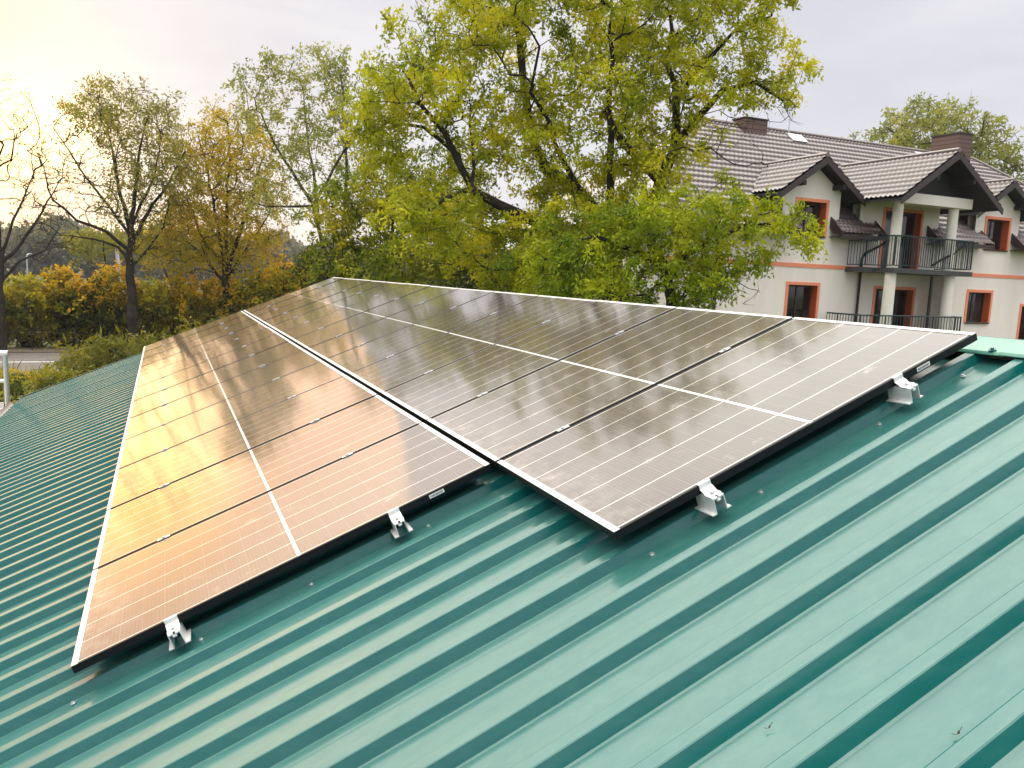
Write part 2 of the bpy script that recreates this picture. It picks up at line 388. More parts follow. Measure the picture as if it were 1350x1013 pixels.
def panel(row, k):
    u0 = 0 if row == 0 else PL + G; v0 = k * 1.058 - .002 if k >= 0 else k * 1.058 - .005
    n = 12 if row == 0 else 13; idx = k if row == 0 else k + 1
    nm = 'nearest' if idx == 0 else ('farthest' if idx == n - 1 else ordinal(idx))
    r = bpy.data.objects.new('solar_panel', None); COL.objects.link(r); r.empty_display_size = .2
    R = Matrix.Rotation(rad(random.uniform(-.12, .12)), 4, 'X') @ Matrix.Rotation(rad(random.uniform(-.10, .10)), 4, 'Y')
    if idx == 0: R = Matrix.Identity(4)
    r.matrix_world = Matrix.Translation(Vector(uvn(u0, v0, 0))) @ PR @ R
    where = 'lower row beside the bare roof' if row == 0 else 'upper row along the ridge'
    tag(r, f'{nm} solar panel of the {where}' + (', counted from the near end' if 0 < idx < n - 1 else ''), 'solar panel', 'solar panels on the green roof')
    for a, b in (('frame', me_frame), ('frame_lip', me_lip), ('frame_lip', me_lip2), ('glass', me_glass)):
        o = link(a, b, r)
    panels[(row, k)] = r
    return r
for k in range(12): panel(0, k)
for k in range(-1, 12): panel(1, k)
def sticker(row, k, u):
    mb = MB(); mb.box(u, u + .075, -.0016, -.0002, -.026, -.008)
    o = link('sticker', local_mesh('sticker', mb, M['sticker']), panels[(row, k)])
    mb = MB(); x = u + .006
    while x < u + .068:
        w = random.uniform(.001, .004); mb.box(x, x + w, -.0021, -.0017, -.0215, -.0125); x += w + random.uniform(.001, .003)
    link('barcode', local_mesh('barcode', mb, M['ink']), o)
sticker(0, 0, 1.545); sticker(1, -1, 1.50)

# mid clamps with a piece of mini rail below each seam
mb = MB()
mb.box(-.033, .033, -.014, .014, .0022, .0052); mb.box(-.034, .034, -.0035, .0035, -.03, .0022)
me_cl = local_mesh('clamp_plate', mb, M['galv'])
mb = MB(); mb.tube([(0, 0, .0052), (0, 0, .011)], .0065, 8); mb.tube([(0, 0, .0052), (0, 0, .0085)], .0095, 12); me_bolt = local_mesh('bolt', mb, M['galv'])
mb = MB()
hat = [(-.05, -.064), (-.05, -.060), (-.030, -.060), (-.028, -.002), (-.006, -.002), (-.006, -.014), (.006, -.014), (.006, -.002), (.028, -.002), (.030, -.060), (.05, -.060), (.05, -.064), (.026, -.064), (.024, -.008), (.010, -.008), (.010, -.019), (-.010, -.019), (-.010, -.008), (-.024, -.008), (-.026, -.064)]
mb.ext([(x, -.16, z - T) for x, z in hat], (0, .32, 0)); me_rail = local_mesh('mini_rail', mb, M['alu'])
for row, uu in ((0, (.365, 1.40)), (1, (.375, 1.385))):
    for k in range(0, 12):
        if row == 0 and k == 0: continue
        for q, u in enumerate(uu):
            r = bpy.data.objects.new('panel_clamp', None); COL.objects.link(r); r.empty_display_size = .05
            r.matrix_world = Matrix.Translation(Vector(uvn(u + (0 if row == 0 else PL + G) + random.uniform(-.006, .006), k * 1.058 - .009, 0))) @ PR
            idx = k - 1 if row == 0 else k
            rown = 'lower' if row == 0 else 'upper'
            nm = ordinal(idx) if idx < 11 or row == 1 and idx < 11 else 'farthest'
            if (row == 0 and idx == 10) or (row == 1 and idx == 11): nm = 'farthest'
            tag(r, f'small silver clamp in the {nm} seam of the {rown} panel row, at its {"eave" if q == 0 else "ridge"}-side end', 'clamp', 'silver clamps in the seams between panels')
            link('clamp_plate', me_cl, r); link('bolt', me_bolt, r)
            if idx < 3: link('mini_rail', me_rail, r)
# end clamps on their mini rails
mb = MB(); mb.ext([(x * .86, -.066, z - T) for x, z in hat], (0, .105, 0)); me_rail2 = local_mesh('mini_rail', mb, M['alu'])
zp = [(.012, .0022), (.012, .0052), (-.0035, .0052), (-.0035, -.014), (-.016, -.020), (-.026, -.031), (-.052, -.031), (-.052, -.0335), (-.024, -.0335), (-.012, -.023), (-.0008, -.016), (-.0008, .0022)]
mb = MB(); mb.ext([(-.026, y, z) for y, z in zp], (.052, 0, 0)); me_z = local_mesh('clamp_plate', mb, M['alu'])
mb = MB(); mb.tube([(0, -.034, -.031), (0, -.034, -.022)], .0075, 6); mb.tube([(0, -.034, -.031), (0, -.034, -.0285)], .0115, 14); me_b2 = local_mesh('bolt', mb, M['galv'])
for (u, v, lb) in ((.385, -.004, 'silver end clamp on the lower row near edge, closest to the eave'), (1.372, -.004, 'silver end clamp on the lower row near edge, left of the white sticker'),
                   (2.29, -1.065, 'silver end clamp under the upper row near edge, close to its protruding corner'), (3.285, -1.065, 'silver end clamp under the upper row near edge, closest to the ridge')):
    r = bpy.data.objects.new('end_clamp', None); COL.objects.link(r); r.empty_display_size = .05
    r.matrix_world = Matrix.Translation(Vector(uvn(u, v, 0))) @ PR @ Matrix.Rotation(rad(random.uniform(-4, 4)), 4, 'Z')
    tag(r, lb, 'clamp', 'end clamps along the near panel edges')
    link('clamp_plate', me_z, r); link('bolt', me_b2, r); link('mini_rail', me_rail2, r)

# scraps of dry leaf on the sheets
def scrap(u, v, label, sz=.008):
    mb = MB(); c = uvn(u, v, -.131)
    for j in range(2):
        a = j * 2.6; d = AU * math.cos(a) + AV * math.sin(a); e2 = np.cross(AN, d)
        mb.add([c, c + d * sz * .6 + e2 * sz * .3 + AN * .003, c + d * sz * (1 + .3 * (j % 2)) + AN * .006, c + d * sz * .6 - e2 * sz * .3 + AN * .001], [(0, 1, 2, 3)])
    mb.tube([c, c + AU * sz * 1.8 + AN * .009], .0008, 5)
    tag(link('leaf_scrap', mesh('leaf_scrap', mb.v, mb.f, plain('dry_leaf', (.05, .045, .03), .8))), label, 'leaf', 'dry scraps lying on the roof')

# ---------------------------------------------------------------- annex roof with a railing at the left edge
ann = thing('flat_roofed_annex', 'low flat annex with a pale concrete top beside the green roof eave', 'building', (-4.5, 11, 0))
zb = 2.16; zt = 3.18
mb = MB(); mb.box(-7.5, -2.30, 8.6, 13.1, 0, 1.99); part('wall', mb, M['wall_shed'], ann)
mb = MB(); mb.box(-7.6, -2.24, 8.5, 13.2, 1.993, zb); part('roof_slab', mb, M['concrete'], ann)
rl = thing('metal_railing', 'galvanised tube railing along the edge of the flat pale roof', 'railing', (-4.5, 13.05, zb))
for x in (-2.26, -4.0, -5.6, -7.2):
    mb = MB(); mb.tube([(x, 13.05, zb - .05), (x, 13.05, zt)], .045, 10); part('post', mb, M['galv'], rl)
mb = MB(); mb.tube([(-7.25, 13.05, zt), (-2.215, 13.05, zt)], .05, 10); part('top_rail', mb, M['galv'], rl)
mb = MB(); mb.tube([(-7.25, 13.05, zt - .5), (-2.26, 13.05, zt - .5)], .035, 10); part('middle_rail', mb, M['galv'], rl)
mb = MB(); mb.box(-7.3, -2.31, 13.02, 13.05, zb + .03, zb + .13); part('toe_board', mb, M['galv'], rl)

# ---------------------------------------------------------------- trees
def leaf_mat(name, stops, hue=1.1, trans=.45, spec=.3, seed=0):
    m = MT(name, rough=.55, spec=spec)
    at_ = m.n('ShaderNodeAttribute', attribute_name='tint')
    n = m.noise(hue, 3, .6); f = m.math('ADD', m.math('MULTIPLY', m.rng(n, .3, .7), .62), m.math('MULTIPLY', at_.outputs['Fac'], .38))
    c = m.ramp(f, stops); m.col(c)
    tr = m.n('ShaderNodeBsdfTranslucent'); m.l(m.mix(1.0, c, (1.25, 1.2, .6), 'MULTIPLY'), tr.inputs[0])
    mx = m.n('ShaderNodeMixShader'); mx.inputs[0].default_value = trans * .85
    out = m.t.nodes['Material Output']; m.l(m.b.outputs[0], mx.inputs[1]); m.l(tr.outputs[0], mx.inputs[2]); m.l(mx.outputs[0], out.inputs[0])
    return m.m
def bark(name, c):
    m = MT(name, rough=.95, spec=.2); n = m.noise(9, 6, .7, (1, 1, .25))
    m.col(m.ramp(n, [(.35, tuple(x * .5 for x in c)), (.6, c), (.8, tuple(x * 1.7 for x in c))])); m.bump(n, .8, .03); return m.m
M['bark'] = bark('dark_bark', (.045, .038, .032)); M['bark_grey'] = bark('grey_bark', (.085, .075, .062))
LF = {
 'ash': leaf_mat('ash_leaf', [(.1, (.08, .14, .008)), (.38, (.30, .34, .012)), (.66, (.56, .55, .018)), (.95, (.80, .64, .03))], .8),
 'ash_low': leaf_mat('bright_green_leaf', [(.1, (.06, .13, .006)), (.45, (.26, .33, .008)), (.75, (.50, .51, .015)), (.95, (.72, .58, .03))], .9),
 'olive': leaf_mat('olive_leaf', [(.1, (.13, .15, .03)), (.5, (.26, .26, .04)), (.9, (.46, .36, .05))], .5),
 'gold': leaf_mat('golden_leaf', [(.1, (.15, .15, .010)), (.4, (.34, .29, .012)), (.7, (.58, .42, .016)), (.95, (.66, .30, .02))], .45),
 'pale': leaf_mat('pale_green_leaf', [(.1, (.13, .16, .045)), (.5, (.28, .31, .08)), (.9, (.48, .44, .11))], .6),
 'mid': leaf_mat('yellow_green_leaf', [(.1, (.05, .09, .006)), (.45, (.20, .25, .010)), (.75, (.46, .40, .012)), (.95, (.48, .27, .02))], .5),
 'dark': leaf_mat('dark_green_leaf', [(.1, (.018, .035, .010)), (.5, (.05, .075, .015)), (.9, (.13, .13, .02))], .6),
 'hedge': leaf_mat('hedge_leaf', [(.1, (.04, .06, .010)), (.4, (.16, .17, .018)), (.7, (.38, .30, .02)), (.95, (.60, .34, .03))], .7),
 'orange': leaf_mat('orange_leaf', [(.1, (.26, .22, .01)), (.4, (.52, .38, .012)), (.7, (.74, .42, .02)), (.95, (.50, .36, .03))], .7),
 'yellow': leaf_mat('yellow_leaf', [(.1, (.18, .19, .01)), (.5, (.46, .41, .015)), (.9, (.68, .48, .03))], .7),
 'willow': leaf_mat('willow_leaf', [(.1, (.05, .065, .012)), (.5, (.15, .16, .02)), (.9, (.40, .34, .04))], .9),
 'far': leaf_mat('hazed_wood_leaf', [(.1, (.085, .095, .075)), (.5, (.15, .15, .11)), (.9, (.32, .27, .17))], .035),  # greyed and lightened: part of the distance haze is put into the colour
}
def ell(rng, n, c, r, power=.45):                               # points through an ellipsoid, denser to its shell
    d = rng.normal(size=(n, 3)); d /= np.linalg.norm(d, axis=1)[:, None]
    q = rng.random(n) ** power; return np.array(c) + d * np.array(r) * q[:, None]
def thin(P, dmin):
    out = []; grid = {}
    for p in P:
        k = tuple((p // dmin).astype(int)); ok = True
        for a in (-1, 0, 1):
            for b in (-1, 0, 1):
                for c in (-1, 0, 1):
                    for q in grid.get((k[0] + a, k[1] + b, k[2] + c), ()):
                        if (p - q) @ (p - q) < dmin * dmin: ok = False; break
                    if not ok: break
                if not ok: break
            if not ok: break
        if ok: out.append(p); grid.setdefault(k, []).append(p)
    return np.array(out)
def blob(px, py, dist, rx, ry, depth=None):                     # an ellipsoid of crown seen rx, ry pixels wide
    c = at(px, py, dist); dz = float(MW[2] @ (c - CAM)) / FPX
    r = rx * dz; return c, (r, depth if depth else r, ry * dz)
def grow(rng, skel, targets, bend=.18):
    """skel: list of (polyline, r0, r1). Returns segments for skeleton tubes and twig segments."""
    N = []; par = []; base = []
    for (pl, r0, r1, pa) in skel:
        pl = [np.array(p, float) for p in pl]; last = -1
        if pa is not None: last = int(np.argmin([np.sum((np.array(n) - pl[0]) ** 2) for n in N]))
        for i in range(len(pl) - 1):
            k = max(1, int(np.linalg.norm(pl[i + 1] - pl[i]) / .5))
            for j in range(k + (1 if i == len(pl) - 2 else 0)):
                N.append(pl[i] + (pl[i + 1] - pl[i]) * j / k + rng.normal(size=3) * (0 if len(N) < 3 else .035 * min(1.5, r1 * 20 + .3))); par.append(last); last = len(N) - 1
    ns = len(N)
    cap = len(N) + len(targets) * 4; A = np.zeros((cap, 3)); A[:ns] = N; plen = np.zeros(cap); parr = np.full(cap, -1); parr[:ns] = par
    for i in range(ns):
        if par[i] >= 0: plen[i] = plen[par[i]] + np.linalg.norm(A[i] - A[par[i]])
    n = ns
    d0 = np.array([np.min(np.sum((A[:ns] - t) ** 2, 1)) for t in targets]); order = np.argsort(d0)
    tips = np.zeros(len(targets), int)
    for ti in order:
        t = targets[ti]; dd = np.sqrt(np.sum((A[:n] - t) ** 2, 1)); up = (A[:n, 2] > t[2] + .3) * .6
        j = int(np.argmin(dd + .12 * plen[:n] + up)); L = dd[j]
        p0 = A[j]; prev = p0 - A[parr[j]] if parr[j] >= 0 else np.array([0, 0, 1.0]); prev = prev / (np.linalg.norm(prev) + 1e-6)
        k = 1 if L < .35 else (2 if L < 1.0 else 3); last = j
        for q in range(1, k + 1):
            s_ = q / k; p = p0 + (t - p0) * s_ + prev * L * bend * math.sin(math.pi * s_) * .9 + (rng.normal(size=3) * L * .05 if q < k else 0)
            A[n] = p; parr[n] = last; plen[n] = plen[last] + L / k; last = n; n += 1
        tips[ti] = last
    cnt = np.zeros(n)
    cnt[tips] += 1
    for i in range(n - 1, -1, -1):
        if parr[i] >= 0: cnt[parr[i]] += cnt[i]
    return A[:n], parr[:n], cnt, ns
def frusta(p0, p1, r0, r1, k=5, t0=None):
    t = p1 - p0; L = np.linalg.norm(t, axis=1)[:, None] + 1e-9; t = t / L
    ts = t if t0 is None else np.where((np.sum(t * t0, 1) > .75)[:, None], t0, t)
    an = np.arange(k) * 2 * math.pi / k
    def ring(t, sel):
        ref = np.where(sel, np.array([[1.0, .1, 0]]), np.array([[0, .1, 1.0]]))
        a = np.cross(t, ref); a /= np.linalg.norm(a, axis=1)[:, None]; b = np.cross(t, a)
        return np.cos(an)[None, :, None] * a[:, None, :] + np.sin(an)[None, :, None] * b[:, None, :]
    sel = np.abs(t[:, 2:3]) > (.9 if t0 is None else .5)
    V = np.concatenate([p0[:, None] + ring(ts, sel) * r0[:, None, None], p1[:, None] + ring(t, sel) * r1[:, None, None]], 1)
    j = np.arange(k); f = np.stack([j, (j + 1) % k, (j + 1) % k + k, j + k], -1)
    F = (f[None] + (np.arange(len(p0)) * 2 * k)[:, None, None]).reshape(-1, 4)
    return V.reshape(-1, 3), F
def leaves(rng, C, per, spread, size, droop=.3, aspect=.42):
    n = len(C) * per; c = np.repeat(C, per, 0)
    # short sprays: leaves gather along a few twigs of every cluster
    ntw = 4; tw = rng.normal(size=(len(C), ntw, 3)); tw[..., 2] += .25; tw /= np.linalg.norm(tw, axis=2)[..., None]
    tw *= (spread * (.5 + .8 * rng.random((len(C), ntw, 1))))
    which = rng.integers(0, ntw, n); s_ = rng.random(n) ** .7
    tv = tw[np.repeat(np.arange(len(C)), per), which]
    pos = c + tv * s_[:, None] + rng.normal(size=(n, 3)) * spread * .17
    pos[:, 2] -= droop * spread * s_ ** 2
    d = rng.normal(size=(n, 3)) + tv / spread * .5; d[:, 2] -= droop; d /= np.linalg.norm(d, axis=1)[:, None]
    s2 = rng.normal(size=(n, 3)); s2 = np.cross(d, s2); s2 /= np.linalg.norm(s2, axis=1)[:, None]
    L = size * (.6 + .8 * rng.random(n))[:, None]; w = L * aspect
    nn = np.cross(d, s2)
    V = np.stack([pos, pos + d * L * .5 + s2 * w * .5 + nn * L * .06, pos + d * L, pos + d * L * .5 - s2 * w * .5 + nn * L * .06], 1)
    tint = np.clip(np.repeat(rng.random(len(C)), per) * .5 + rng.random(n) * .5, 0, 1)
    return V, tint, (c, tw)
def tree(name, label, cat, base, skel, blobs, leafm, barkm, per=40, spread=.35, size=.09, dmin=.45, seed=1, group=None, tip=.006, rexp=.46, bare=0, twigs=True, droop=.3, cull=None, rmul=1):
    rng = np.random.default_rng(seed)
    root = thing(name, label, cat, base, group)
    T_ = []
    for bb in blobs:
        T_.append(ell(rng, int(bb[2]), bb[0], bb[1]))
    T_ = thin(np.concatenate(T_), dmin)
    if cull is not None: T_ = T_[cull(T_)]
    A, par, cnt, ns = grow(rng, skel, T_)
    # radii: pipe model, but never thinner than the drawn skeleton
    r = tip * np.maximum(cnt, 1) ** rexp * rmul
    i0 = 0
    for (pl, r0, r1, pa) in skel:
        m_ = sum(max(1, int(np.linalg.norm(np.array(pl[i + 1]) - np.array(pl[i])) / .5)) for i in range(len(pl) - 1)) + 1
        r[i0:i0 + m_] = np.linspace(r0, r1, m_); i0 += m_
    idx = np.where(par >= 0)[0]
    rp = np.minimum(r[par[idx]], np.where(idx < ns, 9, r[idx] * 1.35)); rp = np.where(idx < ns, r[par[idx]], rp)
    # drop the first knot jump between separately drawn limbs
    rp = np.minimum(rp, r[idx] * 1.5 + .004)
    thick = r[idx] > .03
    tan = np.zeros_like(A); tan[:, 2] = 1; tan[idx] = A[idx] - A[par[idx]]; tan /= np.linalg.norm(tan, axis=1)[:, None] + 1e-9; tp = tan[par[idx]]
    V1, F1 = frusta(A[par[idx]][thick], A[idx][thick], rp[thick], r[idx][thick], 9, tp[thick])
    V2, F2 = frusta(A[par[idx]][~thick], A[idx][~thick], rp[~thick], r[idx][~thick], 4, tp[~thick])
    V = [V1, V2]; F = [F1, F2 + len(V1)]; off = len(V1) + len(V2)
    LV, tint, (cc, tw) = leaves(rng, T_, per, spread, size, droop)
    if twigs:
        p0 = np.repeat(T_, tw.shape[1], 0); p1 = p0 + tw.reshape(-1, 3) * np.array([1, 1, .9]); 
        V3, F3 = frusta(p0, p1, np.full(len(p0), tip * .8), np.full(len(p0), tip * .35), 3); V.append(V3); F.append(F3 + off)
    link('trunk', quads('trunk', np.concatenate(V), barkm, loc=root.location, faces=np.concatenate(F), smooth=True), root)
    if bare is not None:
        dn = np.array([[np.sum(((t - bb[0]) / np.array(bb[1])) ** 2) for bb in blobs] for t in T_]); lp = np.array([bb[3] if len(bb) > 3 else 1 for bb in blobs])[np.argmin(dn, 1)]
        kp = rng.random(len(LV)) < np.repeat(np.clip(lp * (.25 + 1.3 * rng.random(len(T_))), 0, 1) * (rng.random(len(T_)) < lp * 2 + .1), per) * (1 - bare); LV, tint = LV[kp], tint[kp]
    link('crown', quads('crown', LV, leafm, loc=root.location, var=tint), root)
    return root
def g(p): return np.array([p[0], p[1], 0.0])

# big ash in the middle
D0 = 19.0
tb = g(at(800, 345, D0))
sk = [([tb, at(806, 400, D0), at(806, 345, D0), at(800, 300, D0)], .42, .30, None),
      ([at(802, 330, D0), at(760, 318, D0 - .3), at(707, 296, D0 - .6), at(660, 272, D0 - .8), at(622, 250, D0 - 1), at(604, 215, D0 - 1), at(585, 178, D0 - 1.2), at(556, 140, D0 - 1.3), at(535, 95, D0 - 1.2)], .18, .03, 1),
      ([at(620, 250, D0 - 1), at(590, 262, D0 - 1.6), at(550, 285, D0 - 2), at(530, 292, D0 - 2)], .06, .02, 1),
      ([at(604, 205, D0 - 1), at(560, 168, D0 - .4), at(510, 160, D0), at(482, 180, D0)], .06, .02, 1),
      ([at(622, 245, D0 - 1), at(625, 200, D0 - .2), at(618, 165, D0), at(640, 120, D0 + .3)], .05, .02, 1),
      ([at(800, 302, D0), at(770, 262, D0 + .6), at(724, 222, D0 + 1), at(705, 190, D0 + 1), at(694, 150, D0 + 1), at(690, 100, D0 + .8), at(686, 50, D0 + .8), at(680, -20, D0 + .6)], .20, .05, 1),
      ([at(790, 290, D0), at(745, 218, D0 + .2), at(722, 160, D0 - .6), at(700, 120, D0 - 1), at(712, 60, D0 - 1.2)], .09, .03, 1),
      ([at(802, 302, D0), at(806, 250, D0 - .4), at(803, 180, D0 - .8), at(804, 80, D0 - 1), at(806, 10, D0 - 1)], .10, .03, 1),
      ([at(802, 304, D0), at(840, 285, D0), at(870, 262, D0), at(868, 240, D0), at(848, 212, D0), at(820, 185, D0 + .3), at(800, 150, D0 + .6)], .20, .07, 1),
      ([at(868, 242, D0), at(885, 200, D0 + .3), at(893, 140, D0 + .5), at(880, 80, D0 + .5), at(886, 20, D0 + .5)], .13, .04, 1),
      ([at(890, 190, D0 + .3), at(925, 155, D0 + .2), at(955, 118, D0 + .2), at(1000, 110, D0), at(1035, 130, D0)], .10, .03, 1),
      ([at(893, 130, D0 + .5), at(920, 90, D0 + .3), at(970, 40, D0 + .3), at(1020, 20, D0)], .07, .02, 1)]
bl = [blob(540, 110, D0 - .8, 78, 85, 2.2) + (190,), blob(600, 40, D0, 70, 60, 2.2) + (150,), blob(690, 20, D0 + .3, 95, 60, 3) + (210,), blob(800, 20, D0, 110, 75, 3) + (270,), blob(890, 175, D0 - 1, 42, 55, 1.2) + (80,),
      blob(925, 20, D0, 88, 78, 2.6) + (240,), blob(1000, 70, D0, 48, 58, 1.8) + (110,), blob(985, 115, D0, 70, 36, 1.6) + (80,), blob(880, 120, D0, 90, 70, 2.4) + (210,), blob(760, 130, D0 - .6, 100, 75, 2.6) + (190,),
      blob(640, 170, D0, 90, 75, 2.0) + (150,), blob(720, 215, D0, 110, 60, 2) + (150,), blob(840, 215, D0, 90, 60, 2.0) + (160,), blob(600, 300, D0, 110, 55, 1.6) + (160,), blob(565, 285, D0 - 1.8, 60, 34, 1.1) + (70,), blob(500, 120, D0 - .6, 45, 70, 1.6) + (70,), blob(520, 190, D0 - .4, 50, 30, 1.4) + (50,), blob(750, 300, D0 - .5, 100, 60, 2.0) + (260,), blob(700, 350, D0 + .6, 110, 50, 1.6) + (160,),
      blob(1005, 150, D0, 48, 26, 1.0) + (60, .06), blob(985, 205, D0 - 2, 45, 40, 1.0) + (34, .03), blob(700, -60, D0, 170, 70, 3.5) + (250,), blob(860, -60, D0, 150, 70, 3.2) + (220,)]
tree('ash_tree', 'large spreading ash tree with dark limbs and yellow-green leaves, taller than the picture', 'tree', tb, sk, bl, LF['ash'], M['bark'], cull=lambda T: (np.sin(T[:, 0] * 2.1 + .7 * T[:, 1]) * np.sin(T[:, 2] * 2.3 + 1.1) + .5 * np.sin(T[:, 0] * 4.3 + T[:, 2] * 3.1)) > -.30, per=160, spread=.40, size=.108, dmin=.38, seed=3, tip=.0065, group=None)
# lower, brighter tree in front of the house
D1 = 16.0
tb = g(at(887, 398, D1))
sk = [([tb, at(887, 398, D1), at(880, 350, D1), at(860, 315, D1)], .17, .09, None),
      ([at(880, 350, D1), at(930, 320, D1), at(980, 298, D1), at(1040, 295, D1)], .07, .02, 1),
      ([at(882, 355, D1), at(840, 330, D1), at(790, 315, D1), at(740, 320, D1)], .07, .02, 1),
      ([at(862, 318, D1), at(900, 280, D1 + .3), at(930, 255, D1 + .3)], .06, .02, 1)]
bl = [blob(880, 290, D1, 90, 45, 1.6) + (190,), blob(965, 300, D1 - .2, 75, 42, 1.3) + (130,), blob(1025, 303, D1, 40, 38, 1.0) + (62,), blob(900, 355, D1 - .2, 75, 48, 1.3) + (150,), blob(950, 345, D1, 50, 30, 1.0) + (50,),
      blob(790, 330, D1, 95, 55, 1.5) + (210,), blob(710, 350, D1 - .3, 42, 36, .9) + (70,), blob(800, 380, D1, 90, 30, 1.2) + (90,), blob(880, 390, D1, 60, 30, 1.2) + (60,), blob(970, 240, D1 + .3, 22, 20, .6) + (8,), blob(975, 375, D1, 28, 38, .6) + (44, .02)]
tree('young_ash_tree', 'low bright yellow-green tree reaching in front of the tiled house', 'tree', tb, sk, bl, LF['ash_low'], M['bark'], cull=lambda T: (np.sin(T[:, 0] * 2.9 + .7 * T[:, 1]) * np.sin(T[:, 2] * 3.3 + 1.1) + .5 * np.sin(T[:, 0] * 5.3 + T[:, 2] * 4.1)) > -.42, per=140, spread=.30, size=.092, dmin=.27, seed=5, tip=.005, droop=.45)
# bare twigs hanging before the house belong to a third stem: pale sparse tree at the left of the ash
D2 = 34.0
tb = g(at(440, 362, D2))
sk = [([tb, at(440, 362, D2), at(424, 315, D2), at(412, 270, D2), at(385, 228, D2), at(362, 190, D2), at(345, 150, D2)], .17, .03, None),
      ([at(420, 300, D2), at(415, 240, D2 + .5), at(405, 180, D2 + .5), at(400, 120, D2 + .5)], .08, .02, 1),
      ([at(446, 340, D2), at(456, 260, D2), at(456, 180, D2), at(450, 90, D2)], .11, .025, 1),
      ([at(412, 272, D2), at(380, 273, D2), at(350, 272, D2), at(335, 268, D2)], .06, .02, 1),
      ([at(412, 272, D2), at(440, 222, D2), at(470, 170, D2), at(480, 120, D2)], .07, .02, 1)]
bl = [blob(350, 130, D2, 42, 52, 1.6) + (46,), blob(375, 95, D2, 36, 30, 1.5) + (34,), blob(440, 110, D2, 48, 52, 1.8) + (70,), blob(400, 190, D2, 60, 50, 2) + (60,), blob(470, 160, D2, 45, 70, 2) + (70,), blob(370, 260, D2, 45, 30, 1.2) + (14,), blob(450, 210, D2, 50, 40, 1.6) + (34,), blob(415, 75, D2, 14, 12, .6) + (7,)]
tree('slender_ash_tree', 'slender sparse tree with pale green leaves and open crown left of the big ash', 'tree', tb, sk, bl, LF['pale'], M['bark_grey'], per=110, spread=.62, size=.155, dmin=.62, seed=8, tip=.009)
# yellow-green bushy trees behind the far end of the roof
def bushy(name, label, px, D_, bl, leafm, seed, per=95, spread=.47, size=.15, dmin=.42, tr=.12):
    tb = g(at(px, 380, D_)); top = bl[0][0]
    sk = [([tb, tb + np.array([0, 0, 1.8]), (tb + top) / 2 + np.array([.1, 0, .8]), top], tr, tr * .3, None)]
    for (c, r, d_) in bl[1:]:
        sk.append(([tb + np.array([0, 0, 1.9]), (tb + c) / 2 + np.array([0, 0, 1.3]), c], tr * .5, tr * .15, 1))
    return tree(name, label, 'tree', tb, sk, bl, leafm, M['bark'], per=per, spread=spread, size=size, dmin=dmin, seed=seed, tip=.007)
bushy('maple_tree', 'rounded yellow-green tree with orange tinges between the sparse tree and the big ash', 500, 27, [blob(520, 250, 27, 75, 50, 2.0) + (210,), blob(450, 280, 27, 45, 42, 1.6) + (80,), blob(500, 310, 27, 70, 45, 1.8) + (140,), blob(440, 330, 27, 35, 40, 1.4) + (45,), blob(590, 240, 27, 50, 40, 1.5) + (70,)], LF['mid'], 11)
bushy('field_maple_tree', 'dense mid-green tree with russet leaves under the big ash branches', 590, 25, [blob(580, 330, 25, 80, 50, 1.8) + (210,), blob(530, 370, 25, 70, 35, 1.4) + (110,), blob(650, 350, 25, 70, 50, 1.6) + (150,), blob(600, 290, 25, 50, 40, 1.3) + (60,)], LF['mid'], 12)
bushy('elder_bush', 'dark green bush at the far upper corner of the panel array', 425, 31, [blob(430, 350, 31, 45, 30, 1.5) + (120,), blob(470, 360, 31, 50, 30, 1.5) + (110,)], LF['dark'], 13, tr=.08)
bushy('holly_tree', 'dark evergreen bush behind the ridge beneath the big ash', 640, 23, [blob(660, 370, 23, 80, 30, 1.3) + (150,), blob(750, 385, 23, 70, 26, 1.2) + (110,)], LF['dark'], 14, tr=.08)
# row of roadside trees at the left
D3 = 47.0
tb = g(at(174, 440, D3)); z0 = lambda px, py, d=D3: at(px, py, d)
sk = [([tb, z0(175, 430), z0(172, 350), z0(172, 300)], .28, .18, None),
      ([z0(172, 300), z0(178, 250), z0(185, 200), z0(195, 150)], .13, .03, 1), ([z0(172, 305), z0(158, 255), z0(150, 210), z0(140, 160)], .12, .03, 1),
      ([z0(171, 310), z0(145, 275), z0(115, 235), z0(85, 190), z0(70, 170)], .09, .02, 1), ([z0(172, 330), z0(140, 305), z0(100, 290), z0(70, 262), z0(60, 235)], .11, .03, 1),
      ([z0(172, 345), z0(155, 325), z0(125, 315), z0(80, 310)], .08, .02, 1), ([z0(174, 320), z0(195, 280), z0(220, 245), z0(245, 200)], .12, .03, 1), ([z0(174, 350), z0(195, 330), z0(215, 300), z0(222, 270)], .09, .02, 1), ([z0(174, 295), z0(205, 230), z0(215, 170)], .09, .02, 1)]
bl = [blob(165, 160, D3, 78, 50, 3.4) + (230, .75), blob(205, 220, D3, 55, 70, 3) + (200, .8), blob(110, 230, D3, 62, 75, 3) + (170, .12), blob(160, 250, D3, 90, 60, 3) + (150, .4), blob(75, 285, D3, 50, 45, 2) + (90, .08), blob(200, 310, D3, 45, 35, 2) + (60, .5)]
tree('roadside_tree', 'tall roadside tree with olive crown top and nearly bare spreading lower branches', 'tree', tb, sk, bl, LF['olive'], M['bark'], per=120, spread=.85, size=.17, dmin=.72, seed=21, tip=.013, bare=0, group='roadside trees along the hedge')
tb = g(at(299, 430, D3 + 2)); z0 = lambda px, py, d=D3 + 2: at(px, py, d)
